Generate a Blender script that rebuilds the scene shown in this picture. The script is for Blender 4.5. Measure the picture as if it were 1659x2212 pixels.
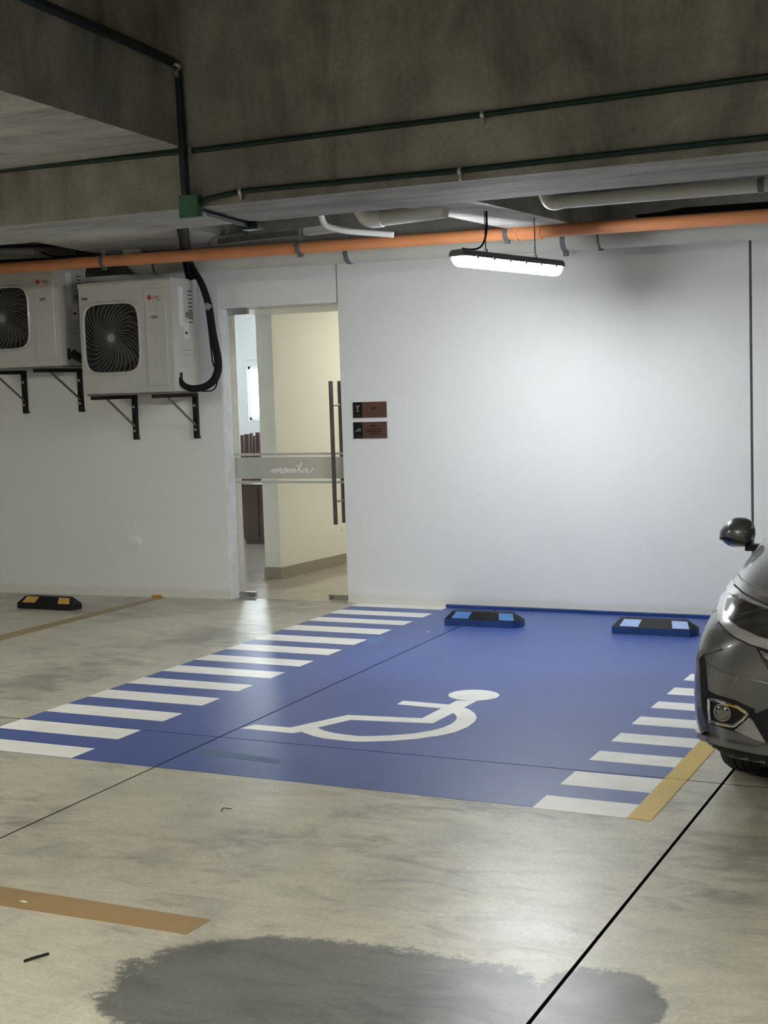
import bpy, bmesh, math, random
from mathutils import Vector, Matrix
from mathutils.bvhtree import BVHTree
from mathutils.geometry import delaunay_2d_cdt

random.seed(4)
for o in list(bpy.data.objects):
    bpy.data.objects.remove(o)
scn = bpy.context.scene
COL = scn.collection

# ------------------------------------------------------------------ camera
FPX, CX, CY, EYE = 3045.514, 829.5, 1106.0, 1.70
YAW, PITCH, ROLL = math.radians(-25.7307), math.radians(5.1897), math.radians(1.8907)
fwd = Vector((math.sin(YAW)*math.cos(PITCH), math.cos(YAW)*math.cos(PITCH), -math.sin(PITCH)))
r0 = fwd.cross(Vector((0, 0, 1))).normalized()
d0 = fwd.cross(r0)
RIGHT = r0*math.cos(ROLL) + d0*math.sin(ROLL)
DOWN = -r0*math.sin(ROLL) + d0*math.cos(ROLL)
camd = bpy.data.cameras.new('camera')
cam = bpy.data.objects.new('camera', camd)
COL.objects.link(cam)
camd.sensor_fit = 'VERTICAL'
camd.sensor_height = 36.0
camd.lens = FPX/2212*36.0
camd.clip_start = 0.05
m = Matrix.Identity(4)
for i in range(3):
    m[i][0] = RIGHT[i]
    m[i][1] = -DOWN[i]
    m[i][2] = -fwd[i]
m[2][3] = EYE
cam.matrix_world = m
scn.camera = cam

# ------------------------------------------------------------------ world, exposure
w = bpy.data.worlds.new('world')
scn.world = w
w.use_nodes = True
w.node_tree.nodes['Background'].inputs[0].default_value = (0.9, 0.95, 1.0, 1)
w.node_tree.nodes['Background'].inputs[1].default_value = 0.05
vs = scn.view_settings
vs.view_transform = 'Standard'
vs.look = 'None'
vs.gamma = 1.0
vs.use_curve_mapping = False
vs.exposure = 1.85
LAMP_POWER = 58.0          # emission of the LED diffuser before the wall
LAMP_FILL = 225.0          # emission of the unseen aisle lamps, set as fill light

# ------------------------------------------------------------------ pixel helpers (1659 x 2212 frame)
def ray(px, py):
    return RIGHT*((px-CX)/FPX) + DOWN*((py-CY)/FPX) + fwd
def fl(px, py, z=0.0):
    d = ray(px, py)
    t = (z-EYE)/d.z
    return Vector((d.x*t, d.y*t, z))
def wa(px, py, Y):
    d = ray(px, py)
    t = Y/d.y
    return Vector((d.x*t, Y, d.z*t+EYE))

# ------------------------------------------------------------------ materials
def nodes(name):
    mt = bpy.data.materials.new(name)
    mt.use_nodes = True
    nt = mt.node_tree
    return mt, nt, nt.nodes['Principled BSDF']
def N(nt, t, **kw):
    n = nt.nodes.new(t)
    for k, v in kw.items():
        if k in n.inputs:
            n.inputs[k].default_value = v
        else:
            setattr(n, k, v)
    return n
def noise(nt, scale, detail=4, rough=0.55, vec=None, dist=0.0):
    n = N(nt, 'ShaderNodeTexNoise')
    n.inputs['Scale'].default_value = scale
    n.inputs['Detail'].default_value = detail
    n.inputs['Roughness'].default_value = rough
    n.inputs['Distortion'].default_value = dist
    if vec is not None:
        nt.links.new(vec, n.inputs['Vector'])
    return n
def ramp(nt, fac, stops):
    r = N(nt, 'ShaderNodeValToRGB')
    while len(r.color_ramp.elements) < len(stops):
        r.color_ramp.elements.new(0.5)
    for e, (p, c) in zip(r.color_ramp.elements, stops):
        e.position = p
        e.color = c if len(c) == 4 else (*c, 1)
    nt.links.new(fac, r.inputs['Fac'])
    return r
def math_n(nt, op, a, b=None, clamp=False):
    n = N(nt, 'ShaderNodeMath', operation=op)
    n.use_clamp = clamp
    for i, v in enumerate((a, b)):
        if v is None:
            continue
        if isinstance(v, (int, float)):
            n.inputs[i].default_value = v
        else:
            nt.links.new(v, n.inputs[i])
    return n.outputs[0]
def mixc(nt, fac, a, b, mode='MIX'):
    n = N(nt, 'ShaderNodeMix', data_type='RGBA', blend_type=mode)
    for i, v in ((0, fac), (6, a), (7, b)):
        if isinstance(v, (int, float)):
            n.inputs[i].default_value = v
        elif isinstance(v, (tuple, list)):
            n.inputs[i].default_value = (*v, 1) if len(v) == 3 else v
        else:
            nt.links.new(v, n.inputs[i])
    return n.outputs[2]
def wpos(nt):
    return N(nt, 'ShaderNodeNewGeometry').outputs['Position']
def bump(nt, bs, h, strength, dist=0.01):
    b = N(nt, 'ShaderNodeBump')
    b.inputs['Strength'].default_value = strength
    b.inputs['Distance'].default_value = dist
    nt.links.new(h, b.inputs['Height'])
    nt.links.new(b.outputs[0], bs.inputs['Normal'])

def simple(name, col, rough=0.5, metal=0.0, var=0.12, scale=9.0, coat=0.0, bmp=0.0, spec=0.5):
    """plain paint / plastic / metal with faint procedural variation"""
    mt, nt, b = nodes(name)
    n = noise(nt, scale, 4, 0.6, N(nt, 'ShaderNodeTexCoord').outputs['Object'])
    lo = tuple(c*(1-var) for c in col)
    hi = tuple(min(1, c*(1+var)) for c in col)
    r = ramp(nt, n.outputs['Fac'], [(0.3, lo), (0.7, hi)])
    nt.links.new(r.outputs[0], b.inputs['Base Color'])
    b.inputs['Roughness'].default_value = rough
    b.inputs['Metallic'].default_value = metal
    b.inputs['Coat Weight'].default_value = coat
    b.inputs['Specular IOR Level'].default_value = 0.18 if (max(col) < 0.06 and not metal and not coat) else spec
    if bmp:
        bump(nt, b, n.outputs['Fac'], bmp)
    return mt

def floor_concrete():
    mt, nt, b = nodes('polished_concrete_floor')
    p = wpos(nt)
    big = noise(nt, 0.55, 5, 0.6, p, 0.6)
    mid = noise(nt, 2.3, 7, 0.68, p, 0.35)
    fine = noise(nt, 60, 3, 0.6, p)
    c = ramp(nt, big.outputs[0], [(0.30, (0.455, 0.438, 0.350)), (0.72, (0.570, 0.550, 0.448))]).outputs[0]
    sm = ramp(nt, mid.outputs[0], [(0.30, (0.70, 0.70, 0.72)), (0.47, (0.95, 0.95, 0.95)), (0.72, (1.08, 1.07, 1.04))]).outputs[0]
    c = mixc(nt, 1.0, c, sm, 'MULTIPLY')
    # scuff streaks stretched along the drive lane
    mp = N(nt, 'ShaderNodeMapping')
    mp.inputs['Scale'].default_value = (1.0, 2.4, 1.0)
    nt.links.new(p, mp.inputs['Vector'])
    st = noise(nt, 3.4, 9, 0.74, mp.outputs[0], 0.9)
    c = mixc(nt, 1.0, c, ramp(nt, st.outputs[0], [(0.33, (0.80, 0.80, 0.80)), (0.50, (1, 1, 1)), (0.68, (1.13, 1.12, 1.09))]).outputs[0], 'MULTIPLY')
    c = mixc(nt, 1.0, c, ramp(nt, fine.outputs[0], [(0.3, (0.86, 0.86, 0.86)), (0.7, (1.09, 1.09, 1.09))]).outputs[0], 'MULTIPLY')
    # patches of tyre grime, broken up by the trowel marks
    gp_ = noise(nt, 1.15, 3, 0.5, p, 0.3)
    gq = math_n(nt, 'ADD', gp_.outputs[0], math_n(nt, 'MULTIPLY', math_n(nt, 'SUBTRACT', st.outputs[0], 0.5), -0.55))
    c = mixc(nt, 1.0, c, ramp(nt, gq, [(0.50, (1, 1, 1)), (0.66, (0.58, 0.58, 0.60))]).outputs[0], 'MULTIPLY')
    # small dark drips
    vo = N(nt, 'ShaderNodeTexVoronoi')
    vo.inputs['Scale'].default_value = 3.1
    nt.links.new(p, vo.inputs['Vector'])
    dr = ramp(nt, vo.outputs['Distance'], [(0.025, (0.5, 0.5, 0.5)), (0.06, (1, 1, 1))]).outputs[0]
    c = mixc(nt, 0.55, c, dr, 'MULTIPLY')
    # large damp stain in the foreground: three overlapping blobs with a ragged rim
    sx = N(nt, 'ShaderNodeSeparateXYZ')
    nt.links.new(p, sx.inputs[0])
    edge = math_n(nt, 'MULTIPLY', math_n(nt, 'SUBTRACT', noise(nt, 8, 9, 0.8, p).outputs[0], 0.5), 1.5)
    best = None
    for (bx, by, rx, ry, rot) in ((-1.80, 3.325, 0.71, 0.41, 0.055), (-1.14, 3.46, 0.21, 0.345, 0.0), (-1.60, 2.60, 0.60, 0.75, 0.0)):
        dx = math_n(nt, 'SUBTRACT', sx.outputs[0], bx)
        dy = math_n(nt, 'SUBTRACT', math_n(nt, 'SUBTRACT', sx.outputs[1], by), math_n(nt, 'MULTIPLY', dx, rot))
        q = math_n(nt, 'ADD', math_n(nt, 'POWER', math_n(nt, 'ABSOLUTE', math_n(nt, 'DIVIDE', dx, rx)), 2.4), math_n(nt, 'POWER', math_n(nt, 'ABSOLUTE', math_n(nt, 'DIVIDE', dy, ry)), 2.4))
        best = q if best is None else math_n(nt, 'MINIMUM', best, q)
    stain = ramp(nt, math_n(nt, 'ADD', best, edge), [(0.84, (1, 1, 1)), (1.0, (0, 0, 0))]).outputs[0]
    c = mixc(nt, math_n(nt, 'MULTIPLY', stain, 0.92), c, mixc(nt, 1.0, c, (0.24, 0.26, 0.31), 'MULTIPLY'))
    nt.links.new(c, b.inputs['Base Color'])
    rr = ramp(nt, mid.outputs[0], [(0.2, (0.27, 0.27, 0.27)), (0.8, (0.40, 0.40, 0.40))])
    nt.links.new(rr.outputs[0], b.inputs['Roughness'])
    bump(nt, b, st.outputs[0], 0.10, 0.01)
    return mt

def raw_concrete(name, lo, hi, streak=(1, 1, 4), rough=0.85):
    mt, nt, b = nodes(name)
    p = wpos(nt)
    mp = N(nt, 'ShaderNodeMapping')
    mp.inputs['Scale'].default_value = streak
    nt.links.new(p, mp.inputs['Vector'])
    a = noise(nt, 1.3, 6, 0.62, p, 0.8)
    s = noise(nt, 2.2, 5, 0.65, mp.outputs[0], 0.5)
    f = noise(nt, 45, 3, 0.6, p)
    c = ramp(nt, a.outputs[0], [(0.28, lo), (0.72, hi)]).outputs[0]
    c = mixc(nt, 1.0, c, ramp(nt, s.outputs[0], [(0.33, (0.66, 0.65, 0.63)), (0.5, (1, 1, 1)), (0.75, (1.22, 1.22, 1.2))]).outputs[0], 'MULTIPLY')
    c = mixc(nt, 1.0, c, ramp(nt, f.outputs[0], [(0.3, (0.88, 0.88, 0.88)), (0.7, (1.1, 1.1, 1.1))]).outputs[0], 'MULTIPLY')
    nt.links.new(c, b.inputs['Base Color'])
    b.inputs['Roughness'].default_value = rough
    bump(nt, b, s.outputs[0], 0.25, 0.02)
    return mt

def painted_wall(name, col, dirt=True):
    mt, nt, b = nodes(name)
    p = wpos(nt)
    a = noise(nt, 1.6, 5, 0.6, p)
    f = noise(nt, 140, 3, 0.6, p)
    c = ramp(nt, a.outputs[0], [(0.3, tuple(x*0.965 for x in col)), (0.7, col)]).outputs[0]
    if dirt:       # grime creeping up from the floor line
        sx = N(nt, 'ShaderNodeSeparateXYZ')
        nt.links.new(p, sx.inputs[0])
        g = math_n(nt, 'ADD', math_n(nt, 'MULTIPLY', sx.outputs[2], 7.0), math_n(nt, 'MULTIPLY', noise(nt, 2.2, 5, 0.7, p).outputs[0], -0.75))
        gm = ramp(nt, g, [(0.0, (1, 1, 1)), (0.30, (0, 0, 0))]).outputs[0]
        c = mixc(nt, math_n(nt, 'MULTIPLY', gm, 0.40), c, (0.56, 0.53, 0.42))
    nt.links.new(c, b.inputs['Base Color'])
    b.inputs['Roughness'].default_value = 0.62
    bump(nt, b, f.outputs[0], 0.12, 0.004)
    return mt

def floor_paint(name, col, wear_col, wear=0.45, rough=0.36, scale=7):
    mt, nt, b = nodes(name)
    p = wpos(nt)
    n = noise(nt, scale, 7, 0.72, p, 0.6)
    big = noise(nt, 1.1, 4, 0.6, p)
    c = ramp(nt, big.outputs[0], [(0.3, tuple(x*0.86 for x in col)), (0.7, tuple(min(1, x*1.08) for x in col))]).outputs[0]
    wm = ramp(nt, n.outputs[0], [(0.50, (0, 0, 0)), (0.78, (1, 1, 1))]).outputs[0]
    c = mixc(nt, math_n(nt, 'MULTIPLY', wm, wear), c, wear_col)
    nt.links.new(c, b.inputs['Base Color'])
    b.inputs['Roughness'].default_value = rough
    bump(nt, b, n.outputs[0], 0.06, 0.004)
    return mt

def wood(name, a, bcol, rough=0.45, scale=(1, 1, 12)):
    mt, nt, b = nodes(name)
    mp = N(nt, 'ShaderNodeMapping')
    mp.inputs['Scale'].default_value = scale
    nt.links.new(N(nt, 'ShaderNodeTexCoord').outputs['Object'], mp.inputs['Vector'])
    n = noise(nt, 5, 6, 0.65, mp.outputs[0], 1.2)
    nt.links.new(ramp(nt, n.outputs[0], [(0.3, a), (0.7, bcol)]).outputs[0], b.inputs['Base Color'])
    b.inputs['Roughness'].default_value = rough
    return mt

def emitter(name, col, s):
    mt, nt, b = nodes(name)
    b.inputs['Base Color'].default_value = (0.9, 0.9, 0.9, 1)
    b.inputs['Emission Color'].default_value = (*col, 1)
    n = noise(nt, 30, 2, 0.5, N(nt, 'ShaderNodeTexCoord').outputs['Object'])
    mr = N(nt, 'ShaderNodeMapRange')
    mr.inputs[3].default_value = s*0.96
    mr.inputs[4].default_value = s*1.04
    nt.links.new(n.outputs[0], mr.inputs[0])
    nt.links.new(mr.outputs[0], b.inputs['Emission Strength'])
    return mt

def clear_glass(name, tint=(0.965, 0.98, 0.97), gloss=0.9):
    mt, nt, b = nodes(name)
    out = nt.nodes['Material Output']
    tr = N(nt, 'ShaderNodeBsdfTransparent')
    tr.inputs[0].default_value = (*tint, 1)
    gl = N(nt, 'ShaderNodeBsdfGlossy')
    gl.inputs['Roughness'].default_value = 0.01
    lw = N(nt, 'ShaderNodeFresnel')
    lw.inputs['IOR'].default_value = 1.45
    n = noise(nt, 3, 2, 0.5, N(nt, 'ShaderNodeTexCoord').outputs['Object'])
    f = math_n(nt, 'MULTIPLY', lw.outputs[0], math_n(nt, 'ADD', math_n(nt, 'MULTIPLY', n.outputs[0], 0.1), gloss))
    mx = N(nt, 'ShaderNodeMixShader')
    nt.links.new(f, mx.inputs[0])
    nt.links.new(tr.outputs[0], mx.inputs[1])
    nt.links.new(gl.outputs[0], mx.inputs[2])
    nt.links.new(mx.outputs[0], out.inputs[0])
    return mt

def frosted(name, col, solid):
    mt, nt, b = nodes(name)
    out = nt.nodes['Material Output']
    tr = N(nt, 'ShaderNodeBsdfTransparent')
    df = N(nt, 'ShaderNodeBsdfDiffuse')
    tl = N(nt, 'ShaderNodeBsdfTranslucent')
    n = noise(nt, 40, 2, 0.5, N(nt, 'ShaderNodeTexCoord').outputs['Object'])
    c = ramp(nt, n.outputs[0], [(0.3, tuple(x*0.97 for x in col)), (0.7, col)]).outputs[0]
    nt.links.new(c, df.inputs[0])
    nt.links.new(c, tl.inputs[0])
    m1 = N(nt, 'ShaderNodeMixShader')
    m1.inputs[0].default_value = 0.5
    nt.links.new(df.outputs[0], m1.inputs[1])
    nt.links.new(tl.outputs[0], m1.inputs[2])
    m2 = N(nt, 'ShaderNodeMixShader')
    m2.inputs[0].default_value = solid
    nt.links.new(tr.outputs[0], m2.inputs[1])
    nt.links.new(m1.outputs[0], m2.inputs[2])
    nt.links.new(m2.outputs[0], out.inputs[0])
    return mt

def car_paint(name, col):
    mt, nt, b = nodes(name)
    n = noise(nt, 900, 2, 0.5, N(nt, 'ShaderNodeTexCoord').outputs['Object'])
    nt.links.new(ramp(nt, n.outputs[0], [(0.35, tuple(c*0.8 for c in col)), (0.65, tuple(c*1.2 for c in col))]).outputs[0], b.inputs['Base Color'])
    b.inputs['Metallic'].default_value = 0.55
    b.inputs['Roughness'].default_value = 0.34
    b.inputs['Coat Weight'].default_value = 0.8
    b.inputs['Coat Roughness'].default_value = 0.04
    return mt

M = {
    'floor': floor_concrete(),
    'joint': simple('joint_gap_dark', (0.02, 0.02, 0.022), 0.8),
    'beam': raw_concrete('board_formed_concrete', (0.110, 0.104, 0.086), (0.275, 0.263, 0.225), (1.4, 1.4, 0.5)),
    'soffit': raw_concrete('ceiling_concrete', (0.24, 0.235, 0.215), (0.42, 0.41, 0.38), (0.6, 4.0, 1.0)),
    'pale': raw_concrete('bounce_lit_concrete', (0.36, 0.35, 0.32), (0.62, 0.61, 0.57), (0.8, 3.0, 1.0)),  # rear beam undersides: lamp bounce put into the colour as a lighter tone
    'wall': painted_wall('white_wall_paint', (0.78, 0.79, 0.78)),
    'wallin': painted_wall('cream_wall_paint', (0.80, 0.79, 0.73), False),
    'wallcool': painted_wall('pale_wall_paint', (0.78, 0.80, 0.80), False),
    'groove': simple('groove_shadow_gap', (0.22, 0.20, 0.20), 0.8),
    'blue': floor_paint('blue_floor_paint', (0.056, 0.098, 0.310), (0.12, 0.17, 0.36), 0.22),
    'white': floor_paint('white_floor_paint', (0.86, 0.86, 0.81), (0.58, 0.57, 0.51), 0.40),
    'yellow': floor_paint('yellow_floor_paint', (0.66, 0.45, 0.035), (0.52, 0.38, 0.10), 0.35),
    'faded': floor_paint('faded_yellow_paint', (0.30, 0.215, 0.09), (0.33, 0.29, 0.20), 0.9, 0.45, 5),
    'brownband': floor_paint('worn_ochre_paint', (0.335, 0.225, 0.105), (0.42, 0.27, 0.08), 0.5, 0.5, 4),
    'bluecurb': simple('blue_gloss_paint', (0.016, 0.05, 0.21), 0.35, var=0.25),
    'rubber': simple('black_rubber', (0.014, 0.014, 0.014), 0.55, var=0.3, scale=40, bmp=0.2),
    'rubberblue': simple('blue_painted_rubber', (0.012, 0.045, 0.17), 0.45, var=0.35, scale=25),
    'reflblue': simple('blue_reflective_sheet', (0.075, 0.185, 0.45), 0.4, var=0.15),
    'reflyel': simple('yellow_reflective_sheet', (0.52, 0.33, 0.09), 0.45, var=0.2),
    'acwhite': simple('enamelled_sheet_metal', (0.50, 0.50, 0.47), 0.24, var=0.04, coat=0.3),
    'acdark': simple('fan_cavity', (0.035, 0.035, 0.033), 0.6),
    'acblade': simple('fan_blade_plastic', (0.045, 0.045, 0.042), 0.5),
    'acwire': simple('grille_wire', (0.27, 0.27, 0.25), 0.4),
    'acgrey': simple('grey_handle_plastic', (0.16, 0.16, 0.15), 0.5),
    'sticker': simple('label_paper', (0.66, 0.66, 0.63), 0.4, var=0.05),
    'ink': simple('dark_ink', (0.03, 0.03, 0.03), 0.6),
    'red': simple('red_print', (0.42, 0.025, 0.03), 0.45),
    'blacksteel': simple('black_painted_steel', (0.016, 0.015, 0.016), 0.4, var=0.3),
    'rustarm': simple('dark_brown_painted_steel', (0.022, 0.010, 0.009), 0.4, var=0.3),
    'strut': simple('grey_painted_steel', (0.13, 0.125, 0.115), 0.5),
    'blackcable': simple('black_insulation_foam', (0.006, 0.006, 0.007), 0.6, var=0.4, scale=60, bmp=0.4),
    'green': simple('green_conduit_paint', (0.010, 0.024, 0.016), 0.42, var=0.25),
    'greenbox': simple('green_box_paint', (0.014, 0.085, 0.034), 0.5, var=0.12),
    'darkcond': simple('dark_teal_conduit', (0.012, 0.018, 0.019), 0.4, var=0.25),
    'zinc': simple('zinc_clip', (0.55, 0.55, 0.54), 0.3, 0.8),
    'greyclamp': simple('grey_strap', (0.16, 0.165, 0.165), 0.5, 0.2),
    'orange': simple('orange_pvc', (0.72, 0.285, 0.115), 0.42, var=0.06, scale=3),
    'greypvc': simple('grey_white_pvc', (0.60, 0.59, 0.53), 0.45, var=0.07, scale=3),
    'whitepvc': simple('white_pvc', (0.80, 0.80, 0.78), 0.35, var=0.04),
    'lampbody': simple('grey_lamp_housing', (0.10, 0.10, 0.11), 0.45),
    'led': emitter('led_diffuser', (0.93, 0.97, 1.0), LAMP_POWER),
    'ledfill': emitter('fill_led_diffuser', (1.0, 0.965, 0.88), LAMP_FILL),
    'ledside': emitter('led_diffuser_flank', (0.93, 0.97, 1.0), LAMP_POWER*0.50),
    'leddim': emitter('fill_led_diffuser_dim', (1.0, 0.965, 0.88), LAMP_FILL*0.18),  # turned down for the unseen fill lamps at right
    'ledleft': emitter('fill_led_diffuser_left', (1.0, 0.965, 0.88), LAMP_FILL*0.66),
    'lampend': emitter('glowing_end_cap', (0.93, 0.97, 1.0), 0.6),
    'chain': simple('chain_steel', (0.06, 0.06, 0.06), 0.4, 0.6),
    'glass': clear_glass('door_glass'),
    'frost': frosted('frosted_film', (0.62, 0.63, 0.60), 0.72),
    'letter': simple('cut_lettering', (0.80, 0.78, 0.74), 0.5, var=0.03),
    'steel': simple('brushed_steel', (0.42, 0.41, 0.39), 0.28, 0.9, 0.1),
    'darksteel': simple('handle_steel', (0.20, 0.18, 0.18), 0.22, 0.9, 0.15),
    'tile': simple('beige_porcelain_floor', (0.40, 0.36, 0.30), 0.16, var=0.10, scale=2.5, coat=0.3),
    'skirt': simple('taupe_tile_skirting', (0.30, 0.265, 0.215), 0.4, var=0.08),
    'winlit': emitter('daylight_pane', (0.90, 0.95, 1.0), 10.0),
    'roomlight': emitter('warm_ceiling_panel', (1.0, 0.93, 0.79), 4.2),
    'roomcool': emitter('cool_fill_panel', (0.86, 0.94, 1.0), 2.0),
    'aluminium': simple('white_aluminium', (0.75, 0.78, 0.80), 0.35),
    'darkwood': wood('dark_wood', (0.028, 0.012, 0.009), (0.085, 0.035, 0.025)),
    'signwood': wood('sign_wood', (0.055, 0.022, 0.012), (0.105, 0.042, 0.024), 0.5, (3, 3, 14)),
    'signblack': simple('sign_black_acrylic', (0.006, 0.006, 0.006), 0.3),
    'signink': simple('sign_engraving', (0.042, 0.016, 0.010), 0.6),
    'signwhite': simple('sign_white_print', (0.62, 0.62, 0.60), 0.5),
    'signgrey': simple('sign_grey_print', (0.12, 0.12, 0.11), 0.5),
    'plate': simple('white_switch_plate', (0.88, 0.88, 0.85), 0.25, var=0.02),
    'car': car_paint('grey_metallic_car_paint', (0.125, 0.125, 0.124)),
    'carblack': simple('black_car_plastic', (0.012, 0.012, 0.013), 0.45),
    'cargloss': simple('gloss_black_plastic', (0.008, 0.008, 0.009), 0.12, coat=0.5),
    'chrome': simple('chrome', (0.78, 0.78, 0.78), 0.07, 1.0, 0.03),
    'satin': simple('satin_silver', (0.34, 0.34, 0.34), 0.3, 0.6),
    'lens': simple('headlamp_lens', (0.045, 0.043, 0.038), 0.10, 0.3, 0.6, 14, coat=1.0),
    'lensrim': simple('headlamp_bezel', (0.50, 0.50, 0.50), 0.20, 0.55, 0.15, 10, coat=1.0),
    'foglens': simple('fog_lamp_glass', (0.20, 0.20, 0.19), 0.08, 0.7, 0.4, 30, coat=1.0),
    'amber': simple('amber_lens', (0.35, 0.13, 0.03), 0.2),
    'carglass': simple('tinted_car_glass', (0.012, 0.014, 0.014), 0.04, coat=1.0),
    'tyre': simple('tyre_rubber', (0.034, 0.034, 0.033), 0.75),
    'alloy': simple('alloy_rim', (0.40, 0.40, 0.40), 0.3, 0.8),
    'paper': simple('white_paper_scrap', (0.8, 0.8, 0.78), 0.7),
    'teal': floor_paint('teal_scuff_paint', (0.085, 0.15, 0.26), (0.05, 0.082, 0.25), 1.0, 0.5, 14),
    'bluescuff': floor_paint('bright_blue_scuff', (0.09, 0.20, 0.46), (0.056, 0.098, 0.31), 1.0, 0.45, 22),
    'ochre': simple('ochre_paint_blob', (0.46, 0.22, 0.03), 0.5),
}

# ------------------------------------------------------------------ object helpers
OFF = {}
def children(o):
    return [c for c in COL.objects if c.parent == o]
def tag(o, label=None, cat=None, group=None, kind=None):
    for k, v in (('label', label), ('category', cat), ('group', group), ('kind', kind)):
        if v:
            o[k] = v
    return o
def thing(name, label, cat, loc=(0, 0, 0), group=None):
    o = bpy.data.objects.new(name, None)
    o.empty_display_size = 0.05
    COL.objects.link(o)
    o.location = loc
    OFF[o.name] = Vector(loc)
    return tag(o, label, cat, group)
def copy_tree(o, parent=None):
    c = o.copy()
    COL.objects.link(c)
    c.parent = parent
    for ch in children(o):
        copy_tree(ch, c)
    return c

class MB:
    def __init__(s):
        s.v, s.f = [], []
    def add(s, vs, fs):
        k = len(s.v)
        s.v += [Vector(p) for p in vs]
        s.f += [tuple(i+k for i in f) for f in fs]
        return s
    def box(s, lo, hi, bev=0.0):
        (x0, y0, z0), (x1, y1, z1) = lo, hi
        if bev <= 0:
            return s.add([(x0, y0, z0), (x1, y0, z0), (x1, y1, z0), (x0, y1, z0), (x0, y0, z1), (x1, y0, z1), (x1, y1, z1), (x0, y1, z1)],
                         [(0, 3, 2, 1), (4, 5, 6, 7), (0, 1, 5, 4), (1, 2, 6, 5), (2, 3, 7, 6), (3, 0, 4, 7)])
        bm = bmesh.new()
        bmesh.ops.create_cube(bm, size=1.0)
        for v in bm.verts:
            v.co = Vector(((x0+x1)/2+v.co.x*(x1-x0), (y0+y1)/2+v.co.y*(y1-y0), (z0+z1)/2+v.co.z*(z1-z0)))
        bmesh.ops.bevel(bm, geom=bm.edges[:], offset=bev, segments=2, affect='EDGES', profile=0.6)
        return s.bm(bm)
    def bm(s, bm):
        bm.verts.index_update()
        s.add([v.co.copy() for v in bm.verts], [[v.index for v in f.verts] for f in bm.faces])
        bm.free()
        return s
    def prism(s, poly, z0, z1):
        n = len(poly)
        vs = [(x, y, z0) for x, y in poly]+[(x, y, z1) for x, y in poly]
        fs = [tuple(range(n-1, -1, -1)), tuple(range(n, 2*n))]+[(i, (i+1) % n, n+(i+1) % n, n+i) for i in range(n)]
        return s.add(vs, fs)
    def extrude(s, pts, vec):
        n = len(pts)
        vec = Vector(vec)
        vs = [Vector(p) for p in pts]+[Vector(p)+vec for p in pts]
        fs = [tuple(range(n-1, -1, -1)), tuple(range(n, 2*n))]+[(i, (i+1) % n, n+(i+1) % n, n+i) for i in range(n)]
        return s.add(vs, fs)
    def tube(s, path, r, n=10, cap=True):
        path = [Vector(p) for p in path]
        rs = r if isinstance(r, (list, tuple)) else [r]*len(path)
        vs, fs = [], []
        up = None
        for i, p in enumerate(path):
            t = (path[min(i+1, len(path)-1)]-path[max(i-1, 0)]).normalized()
            if up is None:
                up = Vector((0, 0, 1)) if abs(t.z) < 0.9 else Vector((1, 0, 0))
            a = t.cross(up).normalized()
            up = a.cross(t).normalized()
            for k in range(n):
                th = 2*math.pi*k/n
                vs.append(p+a*(rs[i]*math.cos(th))+up*(rs[i]*math.sin(th)))
        for i in range(len(path)-1):
            for k in range(n):
                fs.append((i*n+k, i*n+(k+1) % n, (i+1)*n+(k+1) % n, (i+1)*n+k))
        if cap:
            fs.append(tuple(range(n-1, -1, -1)))
            b = (len(path)-1)*n
            fs.append(tuple(range(b, b+n)))
        return s.add(vs, fs)
    def ring(s, c, axis, r, w, t, n=20, arc=(0, 2*math.pi)):
        """strap round a pipe: radius r, width w along the axis, thickness t"""
        c = Vector(c)
        axis = Vector(axis).normalized()
        a = axis.cross(Vector((0, 0, 1))).normalized()
        b = a.cross(axis).normalized()
        vs, fs = [], []
        for i in range(n+1):
            th = arc[0]+(arc[1]-arc[0])*i/n
            dirv = a*math.cos(th)+b*math.sin(th)
            for rr, ww in ((r, -w/2), (r+t, -w/2), (r+t, w/2), (r, w/2)):
                vs.append(c+dirv*rr+axis*ww)
        for i in range(n):
            for k in range(4):
                fs.append((i*4+k, i*4+(k+1) % 4, (i+1)*4+(k+1) % 4, (i+1)*4+k))
        fs += [(3, 2, 1, 0), (n*4, n*4+1, n*4+2, n*4+3)]
        return s.add(vs, fs)
    def build(s, name, mat, parent=None, smooth=False, local=False):
        off = Vector((0, 0, 0)) if (parent is None or local) else OFF.get(parent.name, Vector((0, 0, 0)))
        me = bpy.data.meshes.new(name)
        me.from_pydata([v-off for v in s.v], [], s.f)
        bm = bmesh.new()
        bm.from_mesh(me)
        bmesh.ops.recalc_face_normals(bm, faces=bm.faces[:])
        bm.to_mesh(me)
        bm.free()
        me.materials.append(M[mat] if isinstance(mat, str) else mat)
        if smooth:
            me.polygons.foreach_set('use_smooth', [True]*len(me.polygons))
            me.set_sharp_from_angle(angle=math.radians(40))
        o = bpy.data.objects.new(name, me)
        COL.objects.link(o)
        o.parent = parent
        OFF[o.name] = off
        return o
def box(name, lo, hi, mat, parent=None, bev=0.0, local=False):
    return MB().box(lo, hi, bev).build(name, mat, parent, local=local)
def struct(o):
    if o.parent is None:
        o['kind'] = 'structure'
    return o
def arc_path(pts, rad, seg=6):
    """polyline with rounded corners"""
    pts = [Vector(p) for p in pts]
    out = [pts[0]]
    for i in range(1, len(pts)-1):
        a, b, c = pts[i-1], pts[i], pts[i+1]
        r = min(rad, (a-b).length*0.49, (c-b).length*0.49)
        p, q = b+(a-b).normalized()*r, b+(c-b).normalized()*r
        for k in range(seg+1):
            t = k/seg
            out.append(p*(1-t)**2+b*2*t*(1-t)+q*t*t)
    out.append(pts[-1])
    return out
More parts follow.
